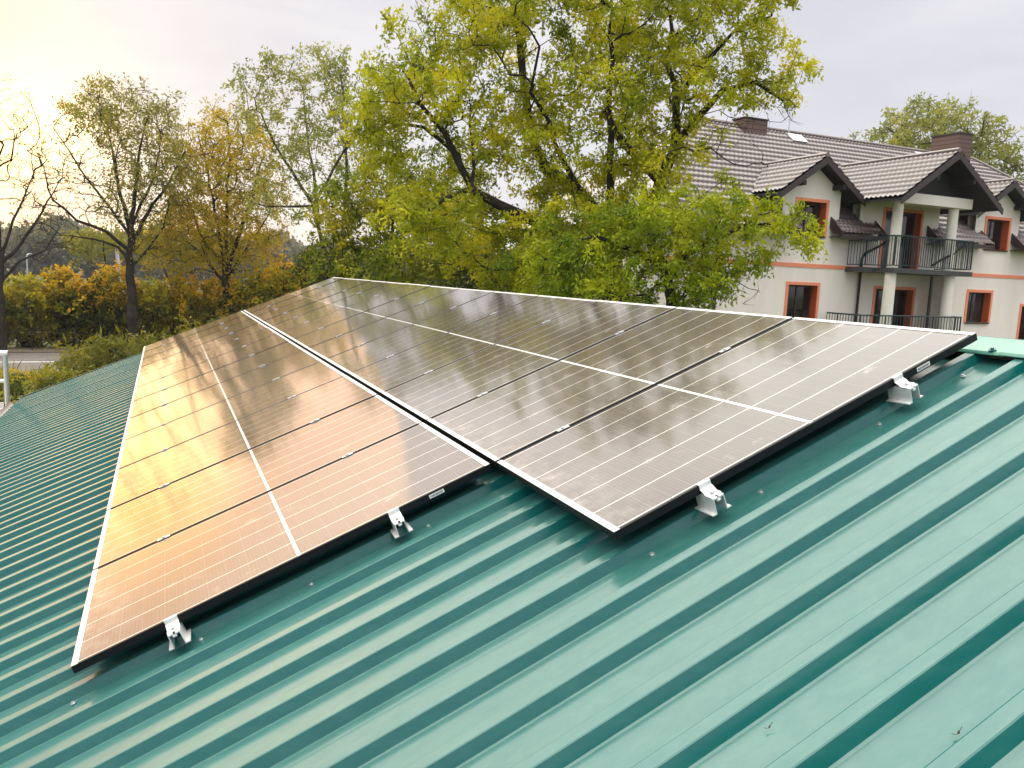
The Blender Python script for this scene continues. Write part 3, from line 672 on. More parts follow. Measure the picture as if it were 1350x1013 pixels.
sk = [([tb, z0(299, 415), z0(298, 370), z0(296, 345)], .26, .18, None), ([z0(296, 350), z0(285, 290), z0(275, 230), z0(262, 180)], .12, .03, 1), ([z0(297, 350), z0(299, 280), z0(302, 210), z0(300, 160)], .12, .03, 1),
      ([z0(300, 355), z0(318, 300), z0(335, 250), z0(348, 200)], .16, .03, 1), ([z0(302, 365), z0(330, 320), z0(355, 285)], .12, .03, 1), ([z0(296, 355), z0(270, 320), z0(250, 270)], .12, .03, 1), ([z0(294, 370), z0(262, 330), z0(240, 315)], .1, .03, 1)]
bl = [blob(300, 200, D3 + 2, 62, 60, 3) + (170,), blob(340, 250, D3 + 2, 45, 55, 3) + (110,), blob(260, 250, D3 + 2, 48, 60, 3) + (130,), blob(300, 300, D3 + 2, 78, 50, 3) + (190,), blob(250, 330, D3 + 2, 55, 35, 2.4) + (120,), blob(335, 325, D3 + 2, 40, 38, 2.4) + (70,)]
tree('roadside_tree', 'golden autumn roadside tree with many upright stems', 'tree', tb, sk, bl, LF['gold'], M['bark'], per=120, spread=.8, size=.18, dmin=.66, seed=22, tip=.014, group='roadside trees along the hedge')
tb = g(at(2, 440, D3 - 1)); z0 = lambda px, py, d=D3 - 1: at(px, py, d)
sk = [([tb, z0(2, 430), z0(0, 380), z0(2, 330)], .22, .14, None), ([z0(2, 335), z0(18, 290), z0(42, 235)], .08, .03, 1), ([z0(2, 335), z0(-8, 250), z0(5, 190)], .10, .04, 1), ([z0(4, 345), z0(30, 320), z0(55, 280), z0(78, 240)], .10, .02, 1), ([z0(0, 330), z0(-40, 250), z0(-60, 180)], .15, .03, 1), ([z0(2, 370), z0(25, 345), z0(60, 330), z0(78, 300)], .07, .02, 1)]
bl = [blob(10, 190, D3 - 1, 55, 80, 3) + (260, .10), blob(55, 240, D3 - 1, 38, 60, 2.4) + (150, .05), blob(60, 310, D3 - 1, 40, 35, 2) + (60, .03), blob(-60, 190, D3 - 1, 60, 90, 3) + (170, .1)]
tree('roadside_tree', 'almost bare roadside tree at the left with a few orange leaves in the glow', 'tree', tb, sk, bl, LF['orange'], M['bark'], per=60, spread=.7, size=.14, dmin=.62, seed=23, tip=.011, bare=0, group='roadside trees along the hedge')
bushy('golden_thicket_tree', 'low rounded golden tree behind the hedge between the two tall roadside trees', 235, 57, [blob(238, 305, 57, 42, 30, 2.5) + (130,), blob(200, 318, 57, 34, 22, 2.2) + (70,), blob(275, 325, 57, 36, 20, 2.2) + (70,)], LF['gold'], 17, per=80, spread=.8, size=.26, dmin=.75)
bushy('golden_thicket_tree', 'low olive-gold tree behind the hedge left of the tall roadside tree', 140, 58, [blob(135, 318, 58, 36, 20, 2.2) + (80,), blob(110, 325, 58, 26, 14, 2) + (40,)], LF['olive'], 18, per=80, spread=.8, size=.26, dmin=.75)
# tree behind the house
D7 = 58.0
tb = g(at(1235, 230, D7)); z0 = lambda px, py, d=D7: at(px, py, d)
sk = [([tb, tb + np.array([0, 0, 8]), z0(1240, 215), z0(1235, 175)], .5, .12, None), ([z0(1240, 225), z0(1190, 190), z0(1165, 165)], .16, .05, 1), ([z0(1240, 220), z0(1290, 180), z0(1300, 155)], .16, .05, 1)]
bl = [blob(1225, 165, D7, 55, 34, 3) + (170,), blob(1175, 175, D7, 24, 22, 2) + (40,), blob(1285, 165, D7, 26, 30, 2.4) + (50,), blob(1300, 205, D7, 50, 34, 2.6) + (110,), blob(1250, 200, D7, 80, 30, 2.6) + (90,), blob(1345, 225, D7, 28, 22, 2) + (28,)]
tree('field_tree', 'pale green round-topped tree rising behind the tiled house roof', 'tree', tb, sk, bl, LF['pale'], M['bark_grey'], per=95, spread=.9, size=.26, dmin=.78, seed=31, tip=.016)
tb = g(at(1125, 230, D7 + 4))
tree('field_tree', 'small tree top showing just above the house ridge, left of the taller one', 'tree', tb, [([tb, at(1125, 200, D7 + 4), at(1125, 185, D7 + 4)], .2, .06, None)], [blob(1127, 186, D7 + 4, 14, 8, 1.2) + (22,)], LF['pale'], M['bark_grey'], per=60, spread=.7, size=.25, dmin=.7, seed=32, tip=.016)

# ---------------------------------------------------------------- hedge of separate shrubs, roadside plants
def shrub(name, label, cat, c, r, leafm, n, per, spread, size, seed, group, dmin=.4, top=None, aspect=.55):
    rng = np.random.default_rng(seed); base = np.array([c[0], c[1], 0.0]); root = thing(name, label, cat, base, group)
    P = thin(ell(rng, n, (c[0], c[1], r[2] * .95), (r[0], r[1], r[2]), .4), dmin); P = P[P[:, 2] > .25]
    LV, tint, (cc, tw) = leaves(rng, P, per, spread, size, .15 if aspect > .3 else .6, aspect)
    st = base + rng.normal(size=(len(P), 3)) * np.array([.15 * r[0], .15 * r[1], 0]); mid = (st + P) / 2 + rng.normal(size=P.shape) * .12
    V1, F1 = frusta(st, mid, np.full(len(P), .03), np.full(len(P), .018), 4); V2, F2 = frusta(mid, P, np.full(len(P), .018), np.full(len(P), .008), 4)
    link('stems', quads('stems', np.concatenate([V1, V2]), M['bark'], loc=root.location, faces=np.concatenate([F1, F2 + len(V1)])), root)
    link('foliage', quads('foliage', LV, leafm, loc=root.location, var=tint), root)
    if top is not None:                                           # the turned leaves at the top of the shrub
        P2 = P[P[:, 2] > r[2] * (.95 + .75 * rng.random(len(P)))]
        P2 = P2 + np.array([0, 0, .25]); LV, tint, _ = leaves(rng, P2, per, spread * 1.1, size * 1.1, .0, .55)
        link('autumn_foliage', quads('autumn_foliage', LV, top, loc=root.location, var=tint), root, label='autumn coloured leaves crowning the shrub')
    return root
hedge = [(-20, 'hedge', None, 372, 'dark green shrub at the left end of the hedge'), (38, 'hedge', 'yellow', 368, 'hedge shrub with a bright yellow top, left of the tall roadside tree'),
         (88, 'hedge', 'orange', 362, 'hedge shrub with amber top leaves in the middle of the left hedge'), (125, 'dark', None, 372, 'dark green hedge shrub with a plain top beside the orange one'),
         (155, 'hedge', 'orange', 360, 'hedge shrub with a vivid orange top touching the roadside tree trunk'), (205, 'hedge', 'yellow', 376, 'hedge shrub with yellow-orange top just right of the tall trunk'),
         (245, 'hedge', 'orange', 370, 'hedge shrub with orange top left of the golden tree'), (290, 'hedge', 'orange', 372, 'hedge shrub with amber leaves behind the golden tree trunk'),
         (335, 'hedge', 'yellow', 366, 'hedge shrub with yellow leaves right of the golden tree'), (372, 'mid', 'orange', 352, 'tall orange-yellow hedge shrub just above the far panel corner'), (408, 'mid', 'yellow', 340, 'tall yellow-green hedge shrub beside the slender tree'), (450, 'dark', None, 356, 'dark hedge shrub behind the slender tree')]
for i, (px, lm, tp, py, lb) in enumerate(hedge):
    c = at(px, 420, 49.5); zt_ = at(px, py, 49.5)[2]
    shrub('hedge_shrub', lb, 'shrub', c, (1.55, 1.5, zt_ / 1.95), LF[lm], 420, 44, .5, .19, 40 + i, 'shrubs making up the roadside hedge', dmin=.42, top=LF[tp] if tp else None)
# nearer plants between the roof and the road
c = at(150, 470, 33)
shrub('willow_shrub', 'yellowish narrow-leaved shrub just beyond the far end of the green roof', 'shrub', at(155, 470, 31), (2.0, 1.3, 1.12), LF['willow'], 260, 80, .6, .34, 60, None, dmin=.5, aspect=.16)
shrub('willow_shrub', 'dark narrow shrub left of the yellowish one beyond the roof end', 'shrub', at(118, 470, 33), (1.0, 1.0, .95), LF['hedge'], 160, 40, .4, .16, 61, None, dmin=.4)
shrub('willow_shrub', 'small green-yellow shrub in front of the hedge, right of the trunk', 'shrub', at(275, 430, 40), (1.6, 1.2, 1.25), LF['hedge'], 160, 40, .5, .18, 62, None, dmin=.5)
shrub('willow_shrub', 'dull green shrub beyond the roof end between the two trunks', 'shrub', at(225, 450, 36), (2.2, 1.4, 1.0), LF['hedge'], 200, 40, .5, .18, 63, None, dmin=.5)
for i, (px, d_, r_, lm, lb) in enumerate([(40, 24, 1.1, 'olive', 'olive weedy bush behind the railing, closest to the roof'), (5, 26, 1.2, 'dark', 'dark low bush at the left edge behind the railing'), (75, 29, 1.0, 'hedge', 'low green bush between the railing and the road'), (100, 30, .8, 'olive', 'low brownish bush near the roof corner before the road'), (20, 31, .9, 'gold', 'small golden bush beside the road behind the railing')]):
    c = at(px, 500, d_); shrub('low_bush', lb, 'bush', c, (r_ * 1.3, r_, r_ * .62), LF[lm], 150, 36, .3, .12, 70 + i, 'low bushes between roof and road', dmin=.3)
# weeds: nobody could count them
rng = np.random.default_rng(90); P = np.stack([rng.uniform(-14, 2, 5200), rng.uniform(19, 34.5, 5200), np.zeros(5200)], 1)
h = rng.uniform(.2, .75, 5200); a = rng.uniform(0, 6.28, 5200); dx = np.stack([np.cos(a), np.sin(a), 0 * a], 1)
lean = rng.normal(size=(5200, 3)) * .15; lean[:, 2] = 0
V = np.stack([P - dx * .02, P + dx * .02, P + dx * .012 + lean * .6 + np.array([0, 0, 1]) * (h * .6)[:, None], P + lean * 1.3 + np.array([0, 0, 1]) * h[:, None]], 1)
tag(link('weeds', quads('weeds', V, LF['olive'], var=rng.random(5200))), 'tall grass and weeds growing before the road', None, kind='stuff')
# far wood
rng = np.random.default_rng(91); n = 5200
az = rng.uniform(rad(58), rad(112), n); dd = rng.uniform(235, 300, n); hw = 12.5 + 2.2 * np.sin(az * 31) + 1.6 * np.sin(az * 83 + 1)
P = np.stack([CAM[0] + dd * np.cos(az), CAM[1] + dd * np.sin(az), rng.random(n) ** .55 * hw * (.75 + .35 * (dd - 235) / 65)], 1)
LV, tint, _ = leaves(rng, P, 34, 2.3, 1.25, 0, .7)
tag(link('far_wood', quads('far_wood', LV, LF['far'], var=tint)), 'distant autumn wood reading as one grey-green mass', None, kind='stuff')
# lamp posts and a pylon beyond the hedge
def lamp(px, ytop, d_, lb, r=.09):
    b_ = g(at(px, 400, d_)); zt_ = at(px, ytop, d_)[2]; root = thing('street_lamp', lb, 'street lamp', b_, 'street lamps beyond the hedge')
    mb = MB(); mb.tube([b_, b_ + np.array([0, 0, zt_])], [r, r * .6], 8); part('pole', mb, M['galv'], root)
    mb = MB(); t_ = b_ + np.array([0, 0, zt_]); mb.tube([t_, t_ + np.array([.1, .2, .12]), t_ + np.array([.2, .6, .15])], .04, 6); part('arm', mb, M['galv'], root)
    mb = MB(); mb.box(t_[0] + .1, t_[0] + .3, t_[1] + .55, t_[1] + 1.1, t_[2] + .1, t_[2] + .2); part('lamp_head', mb, M['galv'], root)
lamp(38, 337, 78, 'thin pale lamp post above the yellow-topped hedge shrub')
lamp(3, 338, 80, 'thin pale lamp post at the very left edge of the photo')
pb = g(at(158, 400, 95)); pt = at(156, 322, 95)[2]
py_ = thing('flood_mast', 'thick pale grey mast just left of the tall roadside trunk', 'mast', pb)
mb = MB(); mb.tube([pb, pb + np.array([0, 0, pt * .6]), pb + np.array([-.2, 0, pt])], [.24, .2, .16], 10); part('shaft', mb, M['galv'], py_)
mb = MB(); mb.box(pb[0] - .5, pb[0] + .2, pb[1] - .25, pb[1] + .25, pt, pt + .3); part('cap', mb, M['galv'], py_)
# road fence and gate post
for i, px in enumerate((32, 64, 97)):
    b_ = g(at(px, 488, 35)); 
fe = thing('wire_fence', 'thin dark wire fence on posts along the road edge', 'fence', g(at(60, 480, 44.2)))
y_ = 44.0
for x in np.arange(-14, -2, 2.0):
    mb = MB(); mb.box(x - .03, x + .03, y_ - .03, y_ + .03, 0, 1.15); part('post', mb, M['black'], fe)
mb = MB()
for z in (.35, .65, .95, 1.12): mb.box(-14, -4, y_ - .008, y_ + .008, z - .012, z + .012)
part('wire', mb, M['black'], fe)

# ---------------------------------------------------------------- the house
YF = 18.28
m = MT('white_render', rough=.9, spec=.3); m.col(m.mix(m.rng(m.noise(1.1, 6, .7, (1, 1, .22)), .42, .75, 0, 1), (.93, .88, .82), (.82, .77, .70))); m.bump(m.noise(60, 3), .15, .003); M['render'] = m.m
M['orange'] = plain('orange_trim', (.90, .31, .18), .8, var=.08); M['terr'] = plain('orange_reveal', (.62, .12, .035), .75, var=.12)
M['wood'] = plain('dark_brown_board', (.035, .022, .022), .5, scale=12, var=.3); M['soffit'] = plain('dark_soffit', (.016, .014, .017), .7)
M['winframe'] = plain('brown_window_frame', (.03, .017, .013), .45)
m = MT('window_glass', (.012, .014, .017), .06, 0, .6); m.col(m.mix(m.rng(m.noise(.9, 3, .5, (1.6, 1, .5)), .5, .62), (.008, .009, .011), (.05, .05, .055))); M['wglass'] = m.m
M['rail'] = plain('dark_green_railing', (.012, .035, .04), .4); M['slab'] = plain('balcony_slab_edge', (.05, .055, .06), .6)
M['column'] = plain('cream_column', (.84, .81, .74), .85, var=.05)
m = MT('brown_roof_tile', rough=.30, spec=.5, coat=1, crough=.3); m.col(m.mix(m.noise(1.1, 6, .7), (.085, .058, .058), (.13, .092, .09))); m.rgh(m.rng(m.noise(5, 4), .3, .7, .28, .46)); M['tile'] = m.m
m = MT('chimney_cladding', rough=.6); sx = m.n('ShaderNodeSeparateXYZ'); m.l(m.tc.outputs['Object'], sx.inputs[0]); fz = m.math('FRACT', m.math('DIVIDE', sx.outputs[2], .19))
m.col(m.mix(m.math('LESS_THAN', fz, .14), (.13, .075, .062), (.02, .014, .014))); M['chim'] = m.m

hs = thing('tiled_house', 'white rendered house with orange window surrounds, brown tiled roof and balconies', 'house', (25, YF + 4, 0))
X0, X1 = 14.6, 42.0; YB = YF + 10.0; ZE = 6.88; SL = 4.47 / 5.6; YE = YF - .6; YR = YF + 5.0; ZR = 11.35
mb = MB()
# facade outline with dormer walls, openings left out of the sheet
OPEN = [(20.78, 22.12, 6.75, 7.94), (20.68, 22.05, 3.75, 5.0), (30.78, 32.15, 6.75, 7.96), (30.18, 31.55, 3.77, 5.0), (33.6, 34.6, 3.05, 4.5),
        (25.08, 27.0, 5.76, 7.9), (24.98, 27.0, 2.95, 4.98), (37.9, 39.25, 6.75, 7.95), (37.9, 39.251, 3.77, 5.0)]
top = [(X0, 7.2)]
for cx_, w_, zs, za in ((21.45, 1.33, 8.35, 9.22), (25.9, 2.1, 8.25, 9.55), (31.45, 1.33, 8.35, 9.22), (38.6, 1.33, 8.35, 9.22)):
    top += [(cx_ - w_, 7.2), (cx_ - w_ + .001, zs), (cx_, za), (cx_ + w_ - .001, zs), (cx_ + w_, 7.2)]
top += [(X1, 7.2)]; tx = [p[0] for p in top]; tz = [p[1] for p in top]
xs_ = sorted(set([p[0] for p in top] + [v for o in OPEN for v in o[:2]]))
for xa, xb in zip(xs_[:-1], xs_[1:]):
    xm = (xa + xb) / 2; cuts = sorted([(o[2], o[3]) for o in OPEN if o[0] < xm < o[1]]); z = 0.0
    for c0, c1 in cuts + [(None, None)]:
        if c0 is None: q = [(xa, z), (xb, z), (xb, float(np.interp(xb, tx, tz))), (xa, float(np.interp(xa, tx, tz)))]
        else: q = [(xa, z), (xb, z), (xb, c0), (xa, c0)]; z = c1
        mb.add([(x, YF, zz_) for x, zz_ in q], [(0, 1, 2, 3)]); mb.add([(x, YF + .35, zz_) for x, zz_ in q], [(3, 2, 1, 0)])
mb.box(X0, X0 + .35, YF + .001, YB, 0, 7.2); mb.box(X1 - .35, X1, YF + .001, YB, 0, 7.2); mb.box(X0 + .35, X1 - .35, YB - .35, YB, 0, 7.2)
part('wall', mb, M['render'], hs)
def tile_field(O, xd, ud, w, l, inside):
    """wavy stepped metal-tile sheet; O = lower left, xd along eave, ud up the slope"""
    O = np.array(O, float); xd = np.array(xd, float); ud = np.array(ud, float); nd = np.cross(xd, ud)
    if nd[2] < 0: nd = -nd
    xs = np.arange(0, w + .01, .05); rows = []
    st = .35; k = 0; ys = []
    while k * st < l:
        ys += [(k * st, .052), (min(l, k * st + st * .5), .027), (min(l, k * st + st - .012), .002)]; k += 1
    Vg = np.array([[O + xd * x + ud * y + nd * (o + .030 * (math.sin(2 * math.pi * x / .2) ** 1) * 1.0 + .02) for x in xs] for y, o in ys])
    gi = np.arange(Vg.shape[0] * Vg.shape[1]).reshape(Vg.shape[:2])
    F = np.stack([gi[:-1, :-1], gi[:-1, 1:], gi[1:, 1:], gi[1:, :-1]], -1).reshape(-1, 4)
    cx = (xs[:-1] + .025)[None, :].repeat(len(ys) - 1, 0); yy = np.array([y for y, o in ys]); cy = ((yy[:-1] + yy[1:]) / 2)[:, None].repeat(len(xs) - 1, 1)
    ok = inside(cx, cy).ravel(); return Vg.reshape(-1, 3), F[ok]
def merge_fields(fs):
    V, F, o = [], [], 0
    for v, f in fs: V.append(v); F.append(f + o); o += len(v)
    return np.concatenate(V), np.concatenate(F)
ud = np.array([0, 5.6, 4.47]); LS = np.linalg.norm(ud); ud /= LS; th_ = math.atan2(4.47, 5.6)
XL = X0 - .6; XR = X1 + .4; RL, RR = 19.4, 36.2
def main_in(x, y):
    yy = YE + y * math.cos(th_); X = XL + x
    ok = (X > XL + (RL - XL) * y / LS) & (X < XR - (XR - RR) * y / LS)
    low = yy < YF + .02
    seg = ((X < 20.5)) | ((X > 22.4) & (X < 24.6)) | ((X > 27.4) & (X < 30.5)) | ((X > 32.4) & (X < 37.6)) | (X > 39.5)
    inner = ((abs(X - 21.45) < 1.3) | (abs(X - 25.9) < 2.05) | (abs(X - 31.45) < 1.3) | (abs(X - 38.6) < 1.3)) & (yy < YF + 1.2) & (yy > YF)
    return ok & (~low | seg) & ~inner
V, F = tile_field((XL, YE, ZE), (1, 0, 0), ud, XR - XL, LS, main_in)
rmain = link('roof', quads('roof', V, M['tile'], loc=hs.location, faces=F, smooth=True), hs)
mb = MB()   # plain back slope and hips, deck below the tiles
mb.add([(RL, YR, ZR - .03), (RR, YR, ZR - .03), (XR, YR + 5.6, ZE), (XL, YR + 5.6, ZE)], [(0, 1, 2, 3)])
mb.add([(RL, YR, ZR - .03), (XL, YR + 5.6, ZE), (XL, YE, ZE - .03)], [(0, 1, 2)]); mb.add([(RR, YR, ZR - .03), (XR, YE, ZE - .03), (XR, YR + 5.6, ZE)], [(0, 1, 2)])
part('back_roof', mb, M['tile'], hs)
mb = MB(); mb.tube([(XL, YE, ZE + .06), (RL, YR, ZR + .06), (RR, YR, ZR + .06), (XR, YE, ZE + .06)], .10, 8); part('ridge_tiles', mb, M['tile'], rmain)
# eave boards of the skirts
for a_, b_ in ((XL, 20.5), (22.4, 24.6), (27.4, 30.5), (32.4, 37.6)):
    mb = MB(); mb.box(a_, b_, YE - .02, YE + .06, ZE - .16, ZE - .01); mb.box(a_, b_, YE + .06, YF - .002, ZE - .12, ZE - .09)
    for xx in (a_, b_):
        mb.ext([(xx - .03, YE - .03, ZE + .03), (xx - .03, YE - .03, ZE - .20), (xx - .03, YF - .003, ZE + .20), (xx - .03, YF - .003, ZE + .60)], (.06, 0, 0))
    part('eave_board', mb, M['wood'], hs)
# cross gables
def gable(cx, half, zap, zea, yf, deep, label=None):
    sl = math.hypot(half, zap - zea); run = (zap - zea) / half
    yb = YE + (zap - ZE) / SL + .1
    fs = []
    for s in (-1, 1):
        O = (cx + s * half, yf, zea); u_ = np.array([-s * half, 0, zap - zea]) / sl
        def ins(x, y, s=s):
            z = zea + y / sl * (zap - zea); return (YE + (z - ZE) / SL) > (yf + x) - .12
        fs.append(tile_field(O, (0, 1, 0), u_, yb - yf, sl, ins))
    V, F = merge_fields(fs); o = link('gable_roof', quads('gable_roof', V, M['tile'], loc=hs.location, faces=F, smooth=True), hs)
    mb = MB(); mb.tube([(cx, yf, zap + .05), (cx, yb, zap + .05)], .09, 8); part('ridge_tiles', mb, M['tile'], o)
    mb = MB(); t = .20
    for s in (-1, 1):
        mb.ext([(cx + s * (half + .03), yf - .05, zea - .06), (cx, yf - .05, zap - .02), (cx, yf - .05, zap - .02 - t * 1.2), (cx + s * (half + .03), yf - .05, zea - .06 - t)], (0, .05, 0))
    part('barge_board', mb, M['wood'], o)
    mb = MB()
    for s in (-1, 1):
        mb.ext([(cx + s * half, yf, zea - .04), (cx, yf, zap - .04), (cx, yf, zap - .12), (cx + s * half, yf, zea - .12)], (0, deep, 0))
        mb.box(cx + s * .93 - .07, cx + s * .93 + .07, yf - .02, YF - .002, zea + (half - .93) * run - .42, zea + (half - .93) * run - .26)
    part('soffit', mb, M['soffit'], o)
    return o
gable(21.47, 1.94, 9.46, 8.14, YF - .5, 1.6); gable(31.45, 1.94, 9.46, 8.14, YF - .5, 1.6); gable(38.6, 1.94, 9.46, 8.14, YF - .5, 1.6)
gable(25.93, 2.58, 9.86, 8.11, YF - 2.12, 2.6)
mb = MB()  # boarded gable end over the balcony, set back
mb.ext([(25.9 - 1.9, YF - 1.25, 8.36), (25.9 + 1.9, YF - 1.25, 8.36), (25.9, YF - 1.25, 9.62)], (0, .08, 0)); mb.box(24.0, 27.8, YF - 1.17, YF - .003, 8.30, 8.36)
part('gable_boarding', mb, M['soffit'], hs)
# band
mb = MB(); mb.box(X0 - .02, 22.6, YF - .025, YF - .001, 5.63, 5.77); mb.box(28.0, X1, YF - .025, YF - .001, 5.63, 5.77); mb.box(22.6, 24.0, YF - .025, YF - .001, 5.63, 5.77); part('cornice_band', mb, M['orange'], hs)
# windows
def window(x0, x1, z0, z1, mull=True, door=False, y=YF):
    o = thing_part = None
    mb = MB(); t = .11
    mb.box(x0 - t, x1 + t, y - .03, y - .001, z1, z1 + t); mb.box(x0 - t, x0, y - .03, y - .001, z0, z1); mb.box(x1, x1 + t, y - .03, y - .001, z0, z1)
    w = part('window' if not door else 'balcony_door', mb, M['orange'], hs)
    # niche: a shallow dark box standing 2 mm proud of the wall line, reveals turned inwards
    return w
def opening(x0, x1, z0, z1, door=False):
    w = window(x0, x1, z0, z1, door=door); d = .345; y = YF
    # wall thickness is shown by a real recess: the wall is cut below
    mb = MB()
    mb.add([(x1, y - .001, z0), (x1, y + d, z0), (x1, y + d, z1), (x1, y - .001, z1)], [(0, 1, 2, 3)]); mb.add([(x0, y - .001, z0), (x0, y + d, z0), (x0, y + d, z1), (x0, y - .001, z1)], [(3, 2, 1, 0)])
    mb.add([(x0, y - .001, z1), (x1, y - .001, z1), (x1, y + d, z1), (x0, y + d, z1)], [(0, 1, 2, 3)]); part('reveal', mb, M['terr'], w)
    mb = MB(); f = .07; fr_y0, fr_y1 = y + d - .06, y + d
    mb.box(x0, x1, fr_y0, fr_y1, z1 - f, z1); mb.box(x0, x1, fr_y0, fr_y1, z0, z0 + f); mb.box(x0, x0 + f, fr_y0, fr_y1, z0 + f, z1 - f); mb.box(x1 - f, x1, fr_y0, fr_y1, z0 + f, z1 - f)
    xm = (x0 + x1) / 2; mb.box(xm - .03, xm + .03, fr_y0, fr_y1, z0 + f, z1 - f); part('frame', mb, M['winframe'], w)
    mb = MB(); mb.box(x0 + f, xm - .03, y + d - .035, y + d - .02, z0 + f, z1 - f); mb.box(xm + .03, x1 - f, y + d - .035, y + d - .02, z0 + f, z1 - f); part('pane', mb, M['wglass'], w)
    if not door:
        mb = MB(); mb.box(x0 - .03, x1 + .03, y - .07, y + d - .06, z0 - .045, z0 - .002); part('sill', mb, M['winframe'], w)
opening(20.78, 22.12, 6.75, 7.94); opening(20.68, 22.05, 3.75, 5.0); opening(30.78, 32.15, 6.75, 7.96); opening(30.18, 31.55, 3.77, 5.0)
opening(33.6, 34.6, 3.05, 4.5); opening(25.08, 27.0, 5.76, 7.9, True); opening(24.98, 27.0, 2.95, 4.98, True); opening(37.9, 39.25, 6.75, 7.95); opening(37.9, 39.25, 3.77, 5.0)
mb = MB(); mb.box(X0 + .4, X1 - .4, YF + .36, YF + .40, 0, 7.2)
for cx_, w_ in ((21.45, 1.28), (25.9, 2.0), (31.45, 1.28), (38.6, 1.28)): mb.box(cx_ - w_, cx_ + w_, YF + .36, YF + .40, 7.201, 8.2); part('dark_interior', mb, M['soffit'], hs)
# balconies
def rail_run(mb, p0, p1, z0, z1, n):
    p0 = np.array(p0, float); p1 = np.array(p1, float)
    mb.tube([(*p0, z1), (*p1, z1)], .028, 6); mb.tube([(*p0, z0), (*p1, z0)], .018, 6)
    for i in range(n + 1):
        q = p0 + (p1 - p0) * i / n; mb.tube([(*q, z0), (*q, z1)], .013 if i % 8 else .026, 4, caps=False)
def balcony(z, x0, x1, lab, ext=True):
    mb = MB(); mb.box(x0, x1, YF - 1.68, YF - .002, z - .17, z); 
    if ext: mb.box(x0 - .55, x0 - .002, YF - .9, YF - .002, z - .17, z)
    b = part('balcony', mb, M['slab'], hs, label=lab)
    mb = MB(); rail_run(mb, (x0 + .04, YF - 1.62), (x1 - .04, YF - 1.62), z + .09, z + 1.12, 34); rail_run(mb, (x1 - .04, YF - 1.6), (x1 - .04, YF - .1), z + .09, z + 1.12, 12)
    if ext: rail_run(mb, (x0 - .5, YF - .85), (x0, YF - .85), z + .09, z + .95, 5); rail_run(mb, (x0, YF - 1.6), (x0, YF - .85), z + .09, z + 1.12, 6); rail_run(mb, (x0 - .5, YF - .85), (x0 - .5, YF - .05), z + .09, z + .95, 6)
    else: rail_run(mb, (x0 + .04, YF - 1.6), (x0 + .04, YF - .1), z + .09, z + 1.12, 12)
    part('railing', mb, M['rail'], b)
balcony(5.73, 23.85, 27.95, 'upper balcony with dark green railing'); balcony(2.92, 22.5, 27.75, 'lower balcony with dark green railing', False)
def col(x, y, z0, z1, r0, r1):
    mb = MB(); mb.tube([(x, y, z0), (x, y, z1)], [r0, r1], 20); part('column', mb, M['column'], hs)
col(24.13, YF - 1.35, 5.73, 8.0, .19, .17); col(26.98, YF - 1.35, 5.73, 8.0, .195, .175); col(24.1, YF - 1.35, 2.92, 5.56, .21, .19); col(27.15, YF - 1.35, 2.92, 5.56, .22, .20)
mb = MB(); mb.box(27.35, 27.7, YF - 1.0, YF - .002, 2.92, 5.56); part('pier', mb, M['render'], hs)
mb = MB(); mb.box(23.95, 27.6, YF - 1.62, YF - 1.12, 8.0, 8.36); part('beam', mb, M['column'], hs)
# pipes
def pipe(pts, r=.05):
    mb = MB(); mb.tube(pts, r, 8); part('downpipe', mb, M['soffit'], hs)
pipe([(23.55, YF - .62, 6.75), (23.5, YF - .5, 6.62), (23.35, YF - .12, 6.30), (23.3 + .65, YF - .09, 6.15), (23.93, YF - .09, 6.0), (23.93, YF - .09, 0)]) if False else pipe([(24.75, YF - .55, 6.78), (24.62, YF - .4, 6.6), (24.15, YF - .09, 6.25), (24.02, YF - .09, 6.05), (24.0, YF - .09, 0)])
pipe([(17.45, YF - .6, 6.8), (17.4, YF - .09, 6.3), (17.4, YF - .09, 0)], .06); pipe([(26.05, YF - 1.5, 5.56), (26.05, YF - 1.5, 2.92)], .055)
pipe([(27.6, YF - 1.5, 6.75), (27.0, YF - 1.5, 6.35), (26.6, YF - 1.4, 6.15), (26.1, YF - 1.4, 5.9)], .045)
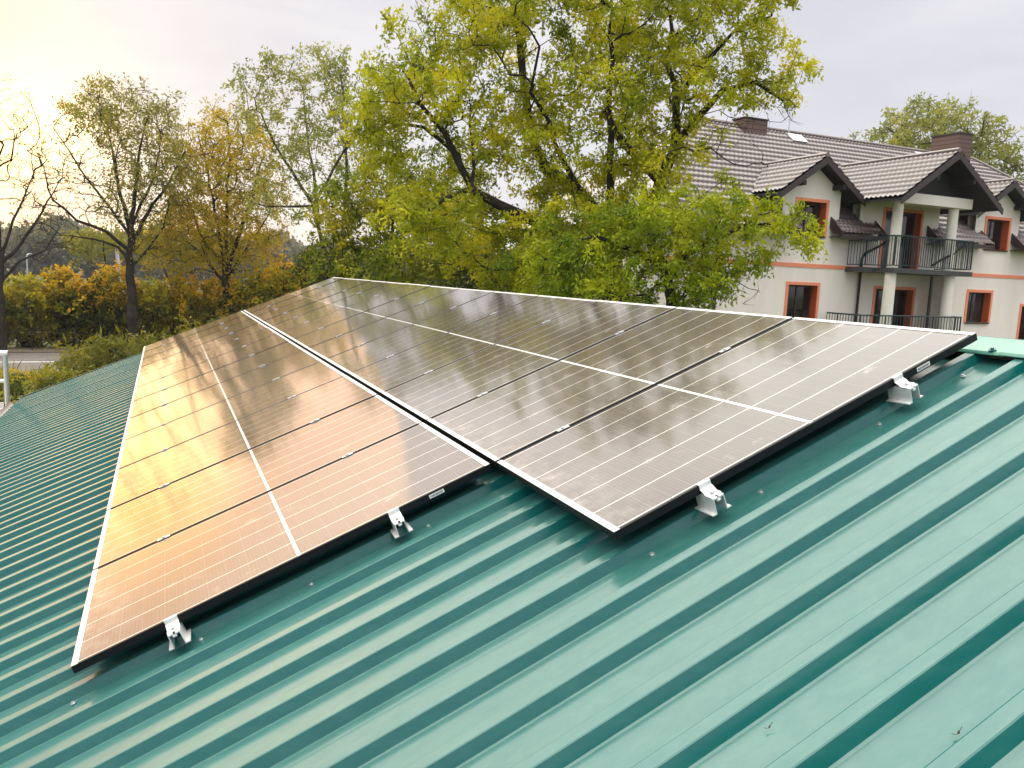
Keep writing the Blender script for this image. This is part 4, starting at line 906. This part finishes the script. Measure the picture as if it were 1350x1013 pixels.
# chimneys
def chimney(x0, x1, y0, y1, z0, z1):
    mb = MB(); mb.box(x0, x1, y0, y1, z0, z1); c_ = part('chimney', mb, M['chim'], hs)
    mb = MB(); mb.box(x0 - .04, x1 + .04, y0 - .04, y1 + .04, z1 + .001, z1 + .05); part('chimney_cap', mb, M['wood'], c_)
chimney(21.95, 23.12, YF + 4.55, YF + 5.3, 10.4, 11.62); chimney(33.85, 34.75, YF + 4.0, YF + 5.45, 10.2, 12.22)
mb = MB(); mb.tube([(24.4, YR - .3, 10.9), (24.4, YR - .3, 12.1)], .03, 6); mb.tube([(24.15, YR - .3, 12.0), (24.65, YR - .3, 12.0)], .012, 4); part('aerial', mb, M['galv'], hs)
# roof hatches and vent
for x in (24.3, 31.9):
    mb = MB(); O = np.array([x, YE, ZE]) + ud * 6.35
    mb.add([O + ud * a_ + np.array([b_, 0, 0]) + np.cross((1, 0, 0), ud) * c_ for c_ in (.05, .14) for a_, b_ in ((0, 0), (0, .8), (.55, .8), (.55, 0))], [(0, 1, 2, 3), (7, 6, 5, 4), (0, 4, 5, 1), (1, 5, 6, 2), (2, 6, 7, 3), (3, 7, 4, 0)])
    part('roof_hatch', mb, M['galv'], hs)
scrap(1.73, -1.955, 'small dry scrap on a roof pan, nearer the panels', .009); scrap(2.0, -2.245, 'small dark scrap on a roof pan, low in the right corner', .010)

# ---------------------------------------------------------------- air
mb = MB(); mb.box(-420, 420, -120, 420, -1.4, 24)
mh = bpy.data.materials.new('haze'); mh.use_nodes = True; tn = mh.node_tree
for n_ in list(tn.nodes):
    if n_.type == 'BSDF_PRINCIPLED': tn.nodes.remove(n_)
pv = tn.nodes.new('ShaderNodeVolumePrincipled'); pv.inputs['Density'].default_value = .0003; pv.inputs['Color'].default_value = (.86, .90, .96, 1); pv.inputs['Anisotropy'].default_value = .2
tn.links.new(pv.outputs[0], tn.nodes['Material Output'].inputs['Volume'])
hz = link('haze', mesh('haze', mb.v, mb.f, mh)); tag(hz, 'thin pale autumn haze in front of the distant wood', None, kind='stuff')
